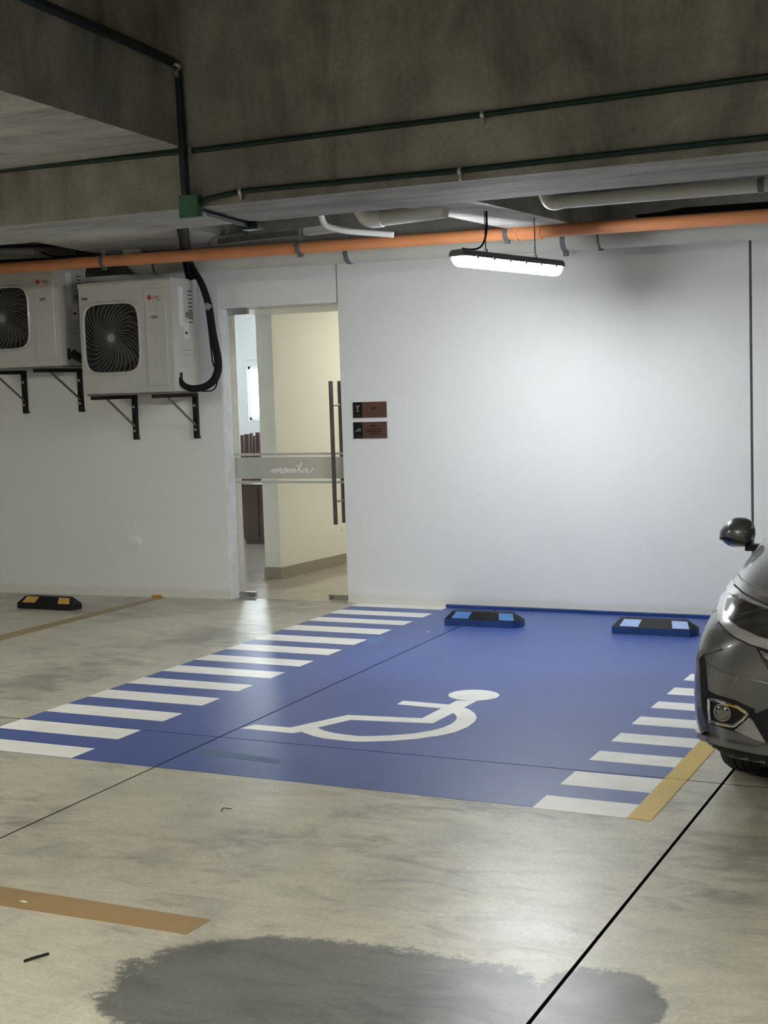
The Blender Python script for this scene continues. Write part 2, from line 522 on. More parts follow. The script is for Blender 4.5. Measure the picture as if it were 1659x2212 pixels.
def text_mb(body, size, extr=0.0006):
    cu = bpy.data.curves.new('lettering', 'FONT')
    cu.body = body
    cu.size = size
    cu.extrude = extr
    cu.resolution_u = 3
    to = bpy.data.objects.new('lettering', cu)
    COL.objects.link(to)
    me = bpy.data.meshes.new_from_object(to)
    mb = MB()
    mb.add([v.co.copy() for v in me.vertices], [tuple(p.vertices) for p in me.polygons])
    bpy.data.objects.remove(to)
    bpy.data.curves.remove(cu)
    bpy.data.meshes.remove(me)
    return mb

# ================================================================== THE SETTING
YB = 9.73                       # back wall
XL, XR, YS = -12.0, 6.5, -7.0   # far sides of the garage
ZC = 4.0                        # underside of the slab
# ---- floor slabs, cut by the sawn joints
A1, A2 = fl(0, 1810.8), fl(990, 1355)
B1, B2 = fl(1141, 2212), fl(1576, 1673.6)
CJ = 5.755
def jx(P, Q, y):
    return P.x+(Q.x-P.x)*(y-P.y)/(Q.y-P.y)
def clip(poly, a, b, c):
    """keep the part of a convex polygon where a*x+b*y >= c"""
    out = []
    for i in range(len(poly)):
        p, q = poly[i], poly[(i+1) % len(poly)]
        dp, dq = a*p[0]+b*p[1]-c, a*q[0]+b*q[1]-c
        if dp >= 0:
            out.append(p)
        if dp*dq < 0:
            t = dp/(dp-dq)
            out.append((p[0]+(q[0]-p[0])*t, p[1]+(q[1]-p[1])*t))
    return out
def halfplanes():
    def line(P, Q):
        a, b = (Q.y-P.y), -(Q.x-P.x)
        L = math.hypot(a, b)
        a, b = a/L, b/L
        return a, b, a*P.x+b*P.y
    a, b, c = line(A1, A2)
    d, e, f = line(B1, B2)
    gA, gB, gC = 0.0045, 0.0062, 0.004
    cols = [[(-a, -b, -(c-gA))], [(a, b, c+gA), (-d, -e, -(f-gB))], [(d, e, f+gB)]]
    rows = [[(0, -1, -(CJ-gC))], [(0, 1, CJ+gC)]]
    return [cc+rr for cc in cols for rr in rows]
SLABS = halfplanes()
flr = struct(box('floor', (XL, YS, -0.25), (XR, YB+0.02, -0.03), 'joint'))
full = [(XL, YS), (XR, YS), (XR, YB+0.02), (XL, YB+0.02)]
for hp in SLABS:
    poly = full
    for h in hp:
        poly = clip(poly, *h)
    sb = MB().prism(poly, -0.03, 0.0).build('slab', 'floor', flr)
    sb.data.materials.append(M['joint'])          # sawn faces coloured dark, standing in for shade in the joints
    for pg in sb.data.polygons:
        if abs(pg.normal.z) < 0.5:
            pg.material_index = 1
def painted(polys, z, name, mat, parent, th=0.0008):
    mb = MB()
    for ip, poly in enumerate(polys):
        zz = z+ip*0.00002
        poly = [(p[0], p[1]) for p in poly]
        ar = sum(poly[i][0]*poly[(i+1) % len(poly)][1]-poly[(i+1) % len(poly)][0]*poly[i][1] for i in range(len(poly)))
        if ar < 0:
            poly = poly[::-1]
        for hp in SLABS:
            q = poly
            for h in hp:
                q = clip(q, *h)
                if len(q) < 3:
                    break
            if len(q) >= 3:
                mb.prism(q, 0.0001, zz+th)
    return mb.build(name, mat, parent)

# ---- walls
XD0, XD1 = -6.065, -5.025        # door opening
ZD = 2.338
XG = wa(1623, 800, YB).x         # groove on the right
XP = wa(1263, 900, YB).x         # crease where the pier starts
ZT = 2.66
struct(box('wall_back', (XD1, YB, 0), (XP, YB+0.16, ZT), 'wall'))
struct(box('wall_pier', (XP, YB-0.008, 0), (XG-0.009, YB+0.16, ZT), 'wall'))
struct(box('wall_right', (XG+0.009, YB-0.004, 0), (XR, YB+0.16, ZT), 'wall'))
struct(box('trim_1', (XG-0.009, YB+0.014, 0), (XG+0.009, YB+0.15, ZT), 'groove'))
LW = (Vector((-8.332, 9.523, 0)), Vector((-6.058, 9.666, 0)))
sl = (LW[1].y-LW[0].y)/(LW[1].x-LW[0].x)
def lwy(x):
    return LW[0].y+(x-LW[0].x)*sl
struct(MB().prism([(XL, lwy(XL)), (XD0, lwy(XD0)), (XD0, YB+0.16), (XL, YB+0.16)], 0, 2.66).build('wall_left', 'wall'))
struct(MB().prism([(XD0, lwy(XD0)+0.004), (XD1-0.014, YB+0.012), (XD1-0.014, YB+0.16), (XD0, YB+0.16)], ZD, ZT).build('wall_lintel', 'wall'))
struct(box('trim_2', (XD1-0.014, YB+0.022, ZD), (XD1, YB+0.15, ZT), 'groove'))
struct(box('wall_upper', (XL, 9.735, ZT), (XR, YB+0.45, ZC), 'soffit'))
struct(box('wall_side_left', (XL-0.2, YS, 0), (XL, YB, ZC), 'wall'))
struct(box('wall_side_right', (XR, YS, 0), (XR+0.2, YB, ZC), 'wall'))
struct(box('wall_front', (XL, YS-0.2, 0), (XR, YS, ZC), 'wall'))
struct(box('ceiling', (XL, YS, ZC), (XR, YB+0.45, ZC+0.2), 'soffit'))
# blue painted kerb at the foot of the wall, two lengths with a small jog
b0 = wa(966, 1311, YB).x
struct(box('baseboard_back', (b0, YB-0.030, 0.0), (XP, YB, 0.024), 'bluecurb', bev=0.004))
struct(box('baseboard_pier', (XP, YB-0.040, 0.0), (0.4, YB-0.008, 0.024), 'bluecurb', bev=0.004))

# ---- concrete beams
YF, YK, ZB = 6.0, 6.78, 2.60
bb = MB().extrude([(XL, YF, ZB), (XL, YK-0.06, ZB), (XL, YK-0.06, ZC), (XL, YF, ZC)], (XR-XL, 0, 0)).build('ceiling_beam_main', 'beam')
struct(bb)
bb.data.materials.append(M['soffit'])
for p in bb.data.polygons:
    if p.normal.z < -0.9:
        p.material_index = 1
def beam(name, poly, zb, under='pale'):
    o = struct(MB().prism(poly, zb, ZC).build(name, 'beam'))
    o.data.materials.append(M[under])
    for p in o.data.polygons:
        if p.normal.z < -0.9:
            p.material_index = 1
    return o
ZX = 2.892
xe = lambda y: -3.91+(5.95-y)*0.105
beam('ceiling_beam_cross', [(xe(YS)-2.0, YS), (xe(YS), YS), (xe(YF+0.1), YF+0.1), (xe(YF+0.1)-2.0, YF+0.1)], ZX, 'soffit')
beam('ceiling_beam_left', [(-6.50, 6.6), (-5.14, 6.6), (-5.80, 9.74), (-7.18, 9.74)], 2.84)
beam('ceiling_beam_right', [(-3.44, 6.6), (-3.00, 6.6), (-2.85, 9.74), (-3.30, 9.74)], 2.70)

# ================================================================== FLOOR MARKINGS
bay = thing('parking_bay_marking', 'blue painted accessible parking bay with white edge stripes and wheelchair symbol', 'floor marking', fl(830, 1560))
fr = fl(700, 1696).y
xl0, xr0 = fl(226, 1492.6).x, fl(1352.6, 1769).x
painted([[(xl0, fr), (xr0, fr), (xr0, YB-0.03), (xl0, YB-0.03)]], 0.0004, 'blue_field', 'blue', bay)
ends = [((155, 1638.2), (204, 1617.6)), ((255, 1597.7), (304, 1577.6)), ((352.6, 1558.9), (395, 1541.6)), ((437.5, 1525), (474, 1508.8)), ((515, 1493.8), (548, 1480.5)),
        ((585, 1466), (617, 1453)), ((651, 1440.5), (681.8, 1428.5)), ((712.6, 1416), (740.5, 1404)), ((767.6, 1393.8), (794.5, 1382)), ((818.8, 1371), (842.5, 1360.5)),
        ((871, 1351), (890, 1342.5)), ((918.8, 1334.5), (937, 1326)), ((957.5, 1318), (970, 1312))]
xin = fl(395, 1541.6).x
for i, (a, b) in enumerate(ends):
    ya, yb = fl(*a).y, fl(*b).y
    if i == len(ends)-1:
        yb = YB-0.001
    painted([[(xl0-0.002, ya), (xin, ya), (xin, yb), (xl0-0.002, yb)]], 0.0012, 'stripe', 'white', bay)
rends = [((1161, 1747), (1189, 1719.6)), ((1213.8, 1695), (1241, 1666.4)), ((1270, 1641.9), (1296, 1622.6)), ((1320, 1601.8), (1345, 1584)), ((1369, 1565), (1391.4, 1548.8)),
         ((1411, 1530), (1429.7, 1516.3)), ((1450, 1500.8), (1465, 1486)), ((1487, 1470.8), (1503, 1457))]
xri = fl(1320, 1601.8).x
ys = [(fl(*a).y, fl(*b).y) for a, b in rends]
pitch = (ys[-1][0]-ys[0][0])/7
for k in range(8, 13):
    ys.append((ys[0][0]+pitch*k, min(ys[0][0]+pitch*k+0.18, YB-0.045)))
for ya, yb in ys:
    painted([[(xri, ya), (xr0, ya), (xr0, yb), (xri, yb)]], 0.0012, 'stripe', 'white', bay)
# wheelchair symbol, traced on the floor
def P(px, py):
    v = fl(px, py)
    return (v.x, v.y)
sym = []
def cr(x, y):            # crop B -> photo pixels
    return P(400+x/3.9976, 1280+y/3.9976)
def cc(x, y):            # crop C -> photo pixels
    return P(740+x/3.9976, 1280+y/3.9976)
# footrest, shin, seat, torso
sym.append([cr(480, 1175), cr(600, 1143), cr(910, 1168), cr(930, 1217)])
sym.append([cr(930, 1217), cr(910, 1168), cr(1400, 1060), cr(1440, 1100)])
sym.append([cr(1000, 1205), cr(930, 1217), cr(1440, 1100), cr(1140, 1170)])
sym.append([cr(1400, 1060), cc(685, 1088), cc(780, 1132), cr(1440, 1103)])
sym.append([cc(685, 1088), cc(985, 936), cc(1165, 936), cc(780, 1132)])
sym.append([cc(470, 968), cc(525, 936), cc(915, 970), cc(850, 1002)])
sym.append([cc(850, 1002), cc(915, 970), cc(1045, 995), cc(950, 1042)])
# wheel
outer = [cr(930, 1217), cr(1005, 1205), cr(1100, 1240), cr(1200, 1262), cr(1400, 1285), cc(130, 1290), cc(260, 1290), cc(450, 1283), cc(650, 1265), cc(850, 1237), cc(970, 1210), cc(1080, 1165), cc(1140, 1120), cc(1160, 1085), cc(1145, 1050), cc(1100, 1015), cc(1045, 995)]
inner = [cr(1140, 1170), cr(1145, 1172), cr(1200, 1195), cr(1290, 1217), cr(1430, 1235), cc(130, 1242), cc(240, 1243), cc(420, 1236), cc(600, 1222), cc(770, 1195), cc(870, 1168), cc(935, 1140), cc(970, 1115), cc(985, 1095), cc(985, 1075), cc(972, 1055), cc(950, 1042)]
for i in range(len(outer)-1):
    sym.append([outer[i], outer[i+1], inner[i+1], inner[i]])
head = []
hc, hr = (1134, 889), (221, 47)
for k in range(28):
    t = 2*math.pi*k/28
    head.append(cc(hc[0]+hr[0]*math.cos(t), hc[1]+hr[1]*math.sin(t)))
sym.append(head)
painted(sym, 0.0012, 'wheelchair_symbol', 'white', bay, 0.0007)
painted([[P(425, 1621), P(440, 1618), P(600, 1639), P(606, 1645), P(598, 1650), P(430, 1630)]], 0.0012, 'teal_scuff', 'teal', bay, 0.0004)
painted([[P(795, 1386), P(806, 1379), P(826, 1374), P(832, 1380), P(820, 1388), P(803, 1391)]], 0.0010, 'blue_scuff', 'bluescuff', bay, 0.0003)

yl = thing('parking_line', 'yellow painted line along the right edge of the blue bay beside the car', 'floor marking', (xr0, 5.5, 0))
painted([[(xr0, fr-0.01), (xr0+0.096, fr-0.02), (xr0+0.096, YB-0.06), (xr0, YB-0.06)]], 0.0016, 'paint_stripe', 'yellow', yl)
al = thing('parking_line', 'thin faded ochre line running to the wall beside the yellow-marked wheel stop', 'floor marking', fl(200, 1325))
q0, q1, q2, q3 = fl(0, 1372), fl(345, 1289), fl(357, 1291), fl(0, 1384)
d1, d2 = (q0-q1)*0.8, (q3-q2)*0.8
painted([[q0+d1, q1, q2, q3+d2]], 0.0004, 'paint_stripe', 'faded', al)
bl = thing('parking_line', 'wide worn brown ochre line ending in the left foreground', 'floor marking', fl(300, 1975))
e0, e1 = fl(455, 1987), fl(403, 2019)
f0, f1 = fl(0, 1915), fl(0, 1956)
painted([[f0+(f0-e0)*3, e0, e1, f1+(f1-e1)*3]], 0.0006, 'paint_stripe', 'brownband', bl)
mbp = MB()
v = fl(352, 1287)
mbp.prism([(v.x-0.045, lwy(v.x)-0.03), (v.x-0.01, lwy(v.x)-0.05), (v.x+0.04, lwy(v.x)-0.035), (v.x+0.035, lwy(v.x)), (v.x-0.03, lwy(v.x))], 0, 0.018)
tag(mbp.build('paint_blob', 'ochre'), 'small orange ochre paint blob at foot of left wall', 'paint blob')

# ================================================================== WHEEL STOPS
def wheel_stop(label, cx, cy, L, side, pan, group=None, rz=0.0):
    root = thing('wheel_stop', label, 'wheel stop', (0, 0, 0), group)
    D, Hh = 0.15, 0.095
    h = L/2
    c = 0.055
    base = [(-h, -D/2), (h-c*0.6, -D/2), (h, -D/2+0.05), (h, D/2-0.03), (h-c, D/2), (-h+c, D/2), (-h, D/2-0.05)]
    MB().prism(base, 0, 0.045).build('base', side, root, local=True)
    top = [(-h+0.055, -D/2+0.045), (h-0.075, -D/2+0.045), (h-0.06, D/2-0.05), (-h+0.06, D/2-0.05)]
    mb = MB()
    n = len(base)
    low = [Vector((x, y, 0.045)) for x, y in base]
    tz = Hh
    ti = [Vector((-h+0.045, -D/2+0.048, tz)), Vector((h-0.10, -D/2+0.048, tz)), Vector((h-0.075, -D/2+0.07, tz)), Vector((h-0.075, D/2-0.045, tz)), Vector((h-0.10, D/2-0.035, tz)), Vector((-h+0.075, D/2-0.035, tz)), Vector((-h+0.045, D/2-0.06, tz))]
    mb.add(low+ti, [tuple(range(n-1, -1, -1)), tuple(range(n, 2*n))]+[(i, (i+1) % n, n+(i+1) % n, n+i) for i in range(n)])
    body = mb.build('body', 'rubber', root, local=True)
    # reflective panels on the sloping front
    pl, qh = Vector((0, -D/2, 0.045)), Vector((0, -D/2+0.048, Hh))
    nrm = Vector((0, -(Hh-0.045), 0.048)).normalized()
    def slope(x, t):
        return Vector((x, 0, 0))+pl.lerp(qh, t)
    for s in (-1, 1):
        a, b = (0.13, 0.24) if s > 0 else (0.10, 0.225)
        skew = -0.022*s
        pts = [slope(s*a, 0.10), slope(s*b, 0.10), slope(s*b+skew, 0.94), slope(s*a+skew*0.7, 0.94)]
        MB().extrude([p-nrm*0.001 for p in pts], nrm*0.003).build('reflector', pan, root, local=True)
    for bx in (-h+0.05, h-0.05):
        MB().tube([(bx, 0.01, 0.05), (bx, 0.01, 0.072)], 0.013, 8).build('anchor_bolt', 'blacksteel', root, local=True)
    root.location = (cx, cy, 0.0022 if side == 'rubberblue' else 0)
    root.rotation_euler = (0, 0, rz)
    return root
def stop_at(label, pl, pr, side, pan, extra=0.0, group=None):
    a, b = fl(*pl), fl(*pr)
    L = (b-a).length+extra
    mid = (a+b)/2+Vector((extra/2, 0, 0))
    wheel_stop(label, mid.x, mid.y+0.075, L, side, pan, group, 0.0)
stop_at('black and blue rubber wheel stop nearer the striped walkway and door', (960, 1351), (1112, 1358), 'rubberblue', 'reflblue', 0.03, 'blue wheel stops in the accessible bay')
stop_at('black and blue rubber wheel stop beside the grey car', (1323, 1368), (1490, 1378), 'rubberblue', 'reflblue', 0.03, 'blue wheel stops in the accessible bay')
stop_at('black rubber wheel stop with yellow panels by left wall', (33, 1315), (152, 1318), 'rubber', 'reflyel', 0.04)

# ================================================================== DOOR AND LOBBY
YG = 9.80
dr = struct(thing('door_1', 'frameless glass door with frosted band and long steel handle', 'door', (XD0, YG, 0)))
dr['kind'] = 'structure'
box('glass_pane', (XD0+0.012, YG-0.005, 0.008), (XD1-0.006, YG+0.005, ZD-0.008), 'glass', dr)
def zg(px, py):
    return wa(px, py, YG).z
for n, a, b in (('frosted_line', 978, 983.5), ('frosted_band', 987, 1034), ('frosted_line', 1038.5, 1044)):
    box(n, (XD0+0.014, YG-0.0062, zg(630, b)), (XD1-0.008, YG-0.0056, zg(630, a)), 'frost', dr)
for n, p, q in (('hinge_patch', (495, 661), (536, 673)), ('hinge_patch', (514, 1277), (553, 1291)), ('lock_patch', (712, 1284), (751, 1299))):
    a, b = wa(*p, YG), wa(*q, YG)
    x0, x1 = max(a.x, XD0+0.004), min(b.x, XD1-0.004)
    z1, z0 = min(a.z, ZD-0.002), max(b.z, 0.006)
    if z0 > 2.0:
        z0 = z1-0.046
    o = box(n, (x0, YG-0.016, z0), (x1, YG+0.016, z1), 'steel', dr, 0.002)
    if n == 'lock_patch':
        MB().tube([(x0+0.03, YG-0.016, (z0+z1)/2), (x0+0.03, YG-0.022, (z0+z1)/2)], 0.010, 12).build('lock_cylinder', 'darksteel', o)
hz1, hz0, hx = wa(723, 823, YG-0.06).z, wa(733, 1133, YG-0.06).z, -5.112
for yy in (YG-0.07, YG+0.075):
    MB().tube([(hx, yy, hz0), (hx, yy, hz1)], 0.0165, 12).build('handle_bar', 'darksteel', dr, True)
for zz in (wa(724, 875, YG).z, wa(733, 1082, YG).z):
    MB().tube([(hx, YG-0.07, zz), (hx, YG+0.075, zz)], 0.009, 10).build('handle_standoff', 'steel', dr, True)
MB().tube([(hx+0.01, YG-0.012, hz0-0.03), (hx+0.01, YG-0.012, hz0-0.06)], [0.006, 0.011], 8).build('key_fob', 'steel', dr)
# the script word on the band
word = [[(497, 392), (515, 375), (540, 352), (553, 350), (548, 370), (528, 415)],
        [(528, 415), (560, 372), (590, 347), (600, 350), (592, 375), (578, 411)],
        [(578, 411), (605, 372), (635, 347), (648, 350), (640, 378), (630, 404), (645, 409), (662, 396), (690, 362), (715, 346)],
        [(725, 352), (708, 343), (685, 358), (668, 388), (680, 410), (705, 402), (725, 374), (742, 344)],
        [(742, 344), (730, 385), (738, 403), (755, 392), (778, 348)],
        [(772, 352), (786, 356), (802, 350), (793, 375), (786, 400), (800, 403), (818, 385), (842, 346)],
        [(842, 346), (830, 385), (838, 403), (858, 392), (890, 350), (925, 300), (945, 258)],
        [(945, 258), (930, 285), (910, 345), (902, 385), (912, 402), (935, 394), (955, 372)],
        [(872, 311), (888, 302)],
        [(998, 352), (980, 345), (960, 362), (948, 388), (960, 404), (985, 396), (1005, 370), (1022, 342)],
        [(1022, 342), (1008, 382), (1018, 404), (1050, 402), (1085, 372), (1108, 336)]]
mb = MB()
for s in word:
    pts = []
    for x, y in s:
        p = wa(510+x/6.636, 960+y/6.636, YG-0.0075)
        pts.append(p)
    pts = arc_path(pts, 0.02, 3)
    mb.tube(pts, 0.0072, 6)
o = mb.build('script_lettering', 'letter', dr, True)
o.data.transform(Matrix.Translation((0, 0, 0)))
# frame lining in the reveal
struct(box('trim_3', (XD0, lwy(XD0)+0.01, 0), (XD0+0.010, YB+0.16, ZD), 'aluminium'))

LOB = [(-9.6, YB+0.16), (-3.4, YB+0.16), (-3.4, 15.0), (-9.6, 15.0)]
struct(MB().prism(LOB, -0.2, 0.001).build('floor_lobby', 'tile'))
struct(box('floor_threshold', (XD0, YB+0.02, -0.2), (XD1, YB+0.16, 0.001), 'tile'))
struct(MB().prism([(-9.6, YB+0.16), (-3.4, YB+0.16), (-3.4, 10.80), (-9.6, 10.80)], ZD-0.006, 2.9).build('ceiling_vestibule', 'wallcool'))
struct(MB().prism([(-9.6, 10.8), (-3.4, 10.8), (-3.4, 15.0), (-9.6, 15.0)], 2.75, 2.95).build('ceiling_lobby', 'wallcool'))
pw0, pw1 = fl(608, 1251), fl(750, 1218)
pd = (pw1-pw0)*3.4
pl_ = fl(563, 1253).x
wp = struct(MB().prism([(pl_, pw0.y), (pw0.x, pw0.y), (pw0.x+pd.x, pw0.y+pd.y), (pl_+pd.x, pw0.y+pd.y)], 0.0, 2.75).build('wall_lobby_partition', 'wallin'))
struct(MB().prism([(pl_-0.008, pw0.y-0.010), (pw0.x+0.010, pw0.y-0.010), (pw0.x+pd.x+0.010, pw0.y+pd.y), (pl_+pd.x, pw0.y+pd.y)], 0.001, 0.105).build('baseboard_lobby', 'skirt'))
struct(box('wall_lobby_right', (-3.4, YB+0.16, 0), (-3.2, 15.0, 2.95), 'wallin'))
struct(box('wall_lobby_left', (-9.8, YB+0.16, 0), (-9.6, 15.0, 2.95), 'wallcool'))
# far wall with the daylight window
w0, w1 = wa(533, 792, 14.6), wa(553, 907, 14.6)
wx0, wx1, wz0, wz1 = w0.x, w0.x+1.1, w1.z, w0.z
mb = MB()
mb.box((-9.6, 14.6, 0), (wx0, 14.8, 2.95)).box((wx1, 14.6, 0), (-3.4, 14.8, 2.95))
mb.box((wx0, 14.6, 0), (wx1, 14.8, wz0)).box((wx0, 14.6, wz1), (wx1, 14.8, 2.95))
struct(mb.build('wall_lobby_far', 'wallcool'))
wn = thing('window_1', 'bright daylight window at the far end of the lobby', 'window', (wx0, 14.6, wz0))
wn['kind'] = 'structure'
box('pane', (wx0, 14.70, wz0), (wx1, 14.72, wz1), 'winlit', wn)
mb = MB()
mb.box((wx0, 14.62, wz0), (wx0+0.03, 14.69, wz1)).box((wx1-0.03, 14.62, wz0), (wx1, 14.69, wz1)).box((wx0, 14.62, wz1-0.03), (wx1, 14.69, wz1)).box((wx0, 14.62, wz0), (wx1, 14.69, wz0+0.03))
mb.build('window_frame', 'aluminium', wn)
struct(box('wall_lobby_niche', (wx0-0.03, 14.585, wz1+0.08), (wx1, 14.6, wa(548, 727, 14.6).z), 'wallcool'))
# unseen warm panel over the right hand lobby, added daylight-white fill over the left
def ceiling_panel(x, y, w_, d_, z, mat, label):
    t = thing('ceiling_light', label, 'ceiling light', (x, y, z))
    box('frame', (x-w_/2-0.03, y-d_/2-0.03, z-0.02), (x+w_/2+0.03, y+d_/2+0.03, z), 'aluminium', t)
    box('diffuser', (x-w_/2, y-d_/2, z-0.026), (x+w_/2, y+d_/2, z-0.02), mat, t)
ceiling_panel(-4.7, 12.2, 1.0, 1.0, 2.75, 'roomlight', 'unseen warm white ceiling light panel over the cream lobby wall')
ceiling_panel(-8.0, 13.0, 0.9, 0.9, 2.75, 'roomcool', 'unseen cool white fill light panel added near lobby window')
# dark wooden boards standing in the back room
for i, (pa, pb, top, wd) in enumerate(((519, 524, 940, 0.0), (526, 533, 938, 0.02), (534, 538, 936, 0.05), (540, 548, 941, 0.0), (549, 556, 934, 0.03))):
    yy = 13.66+0.09*i
    x0, x1 = wa(pa, 1000, yy).x, wa(pb+2, 1000, yy).x
    zt = wa(pa, top, yy).z
    lab = ['far left dark narrow wooden board in lobby back room, seen against jamb', 'second from left dark wooden board in lobby back room', 'thin middle dark wooden board in lobby back room', 'wide reddish dark wooden board right of the middle one in back room', 'tallest dark wooden board next to the grey lobby partition'][i]
    mb = MB()
    mb.extrude([(x0, yy, 0.001), (x1, yy, 0.001), (x1+0.01, yy+wd, zt), (x0+0.015, yy+wd, zt)], (0, 0.03, 0))
    tag(mb.build('wooden_board', 'darkwood'), lab, 'board', 'wooden boards in the lobby back room')
cab = thing('wooden_cabinet', 'low dark wooden cabinet under the upright boards in lobby back room', 'cabinet', (-8.0, 13.2, 0))
c0, c1 = wa(523, 1100, 13.2).x, wa(600, 1100, 13.2).x
cz = wa(540, 1046, 13.2).z
box('body', (c0, 13.2, 0.05), (c1, 13.62, cz), 'darkwood', cab, 0.004)
for k in range(2):
    xa = c0+0.015+k*(c1-c0)/2
    box('door', (xa, 13.185, 0.09), (xa+(c1-c0)/2-0.03, 13.2, cz-0.03), 'darkwood', cab, 0.003)
box('plinth', (c0+0.02, 13.22, 0.001), (c1-0.02, 13.6, 0.05), 'darkwood', cab)

# ================================================================== SIGNS AND OUTLET
def sign(label, tl, br, glyph):
    a, b = wa(*tl, YB), wa(*br, YB)
    x0, x1, z1, z0 = a.x, b.x, a.z, b.z
    t = thing('door_sign', label, 'sign', (x0, YB, z0), 'small signs right of the glass door')
    xm = x0+(x1-x0)*0.275
    box('black_panel', (x0, YB-0.010, z0), (xm, YB, z1), 'signblack', t, 0.0015)
    box('wood_panel', (xm, YB-0.010, z0), (x1, YB, z1), 'signwood', t, 0.0015)
    W, Hh = x1-x0, z1-z0
    def bar(u0, u1, v0, v1, mat, name):
        box(name, (x0+W*u0, YB-0.0112, z0+Hh*v0), (x0+W*u1, YB-0.0098, z0+Hh*v1), mat, t)
    if glyph == 0:
        bar(0.085, 0.205, 0.73, 0.765, 'signwhite', 'symbol')
        mb = MB()
        mb.extrude([(x0+W*u, YB-0.0098, z0+Hh*v_) for u, v_ in ((0.115, 0.66), (0.175, 0.67), (0.15, 0.60), (0.152, 0.52), (0.14, 0.52), (0.138, 0.60))], (0, -0.0014, 0)).build('symbol', 'signwhite', t)
        bar(0.105, 0.185, 0.42, 0.455, 'signwhite', 'symbol')
        bar(0.085, 0.205, 0.12, 0.15, 'signgrey', 'symbol')
        for k in range(5):
            bar(0.53+k*0.036, 0.53+k*0.036+0.026, 0.53, 0.665, 'signink', 'lettering')
    else:
        mb = MB()
        mb.extrude([(x0+W*u, YB-0.0098, z0+Hh*v_) for u, v_ in ((0.06, 0.40), (0.09, 0.40), (0.145, 0.44), (0.215, 0.40), (0.235, 0.52), (0.22, 0.62), (0.15, 0.63), (0.13, 0.55), (0.06, 0.46))], (0, -0.0014, 0)).build('symbol', 'signgrey', t)
        bar(0.085, 0.205, 0.12, 0.15, 'signgrey', 'symbol')
        bar(0.51, 0.68, 0.69, 0.79, 'signink', 'lettering')
        for k, (u0, u1) in enumerate(((0.42, 0.84), (0.40, 0.86), (0.50, 0.78))):
            bar(u0, u1, 0.50-k*0.13, 0.57-k*0.13, 'signink', 'lettering')
sign('upper dark wood and black sign with one short word', (763, 869), (836, 901), 0)
sign('lower dark wood and black sign with several text lines', (764, 912), (837, 946), 1)
ol = wa(279, 1158, 9.62)
orr = wa(306, 1177, 9.62)
ow = thing('outlet_plate', 'small white blank outlet plate low on the left wall', 'outlet', (ol.x, lwy(ol.x), orr.z))
yy = lwy((ol.x+orr.x)/2)
box('plate', (ol.x, yy-0.016, orr.z), (orr.x, yy+0.004, ol.z), 'plate', ow, 0.006)
box('cover', (ol.x+0.014, yy-0.020, orr.z+0.010), (orr.x-0.014, yy-0.014, ol.z-0.010), 'plate', ow, 0.002)

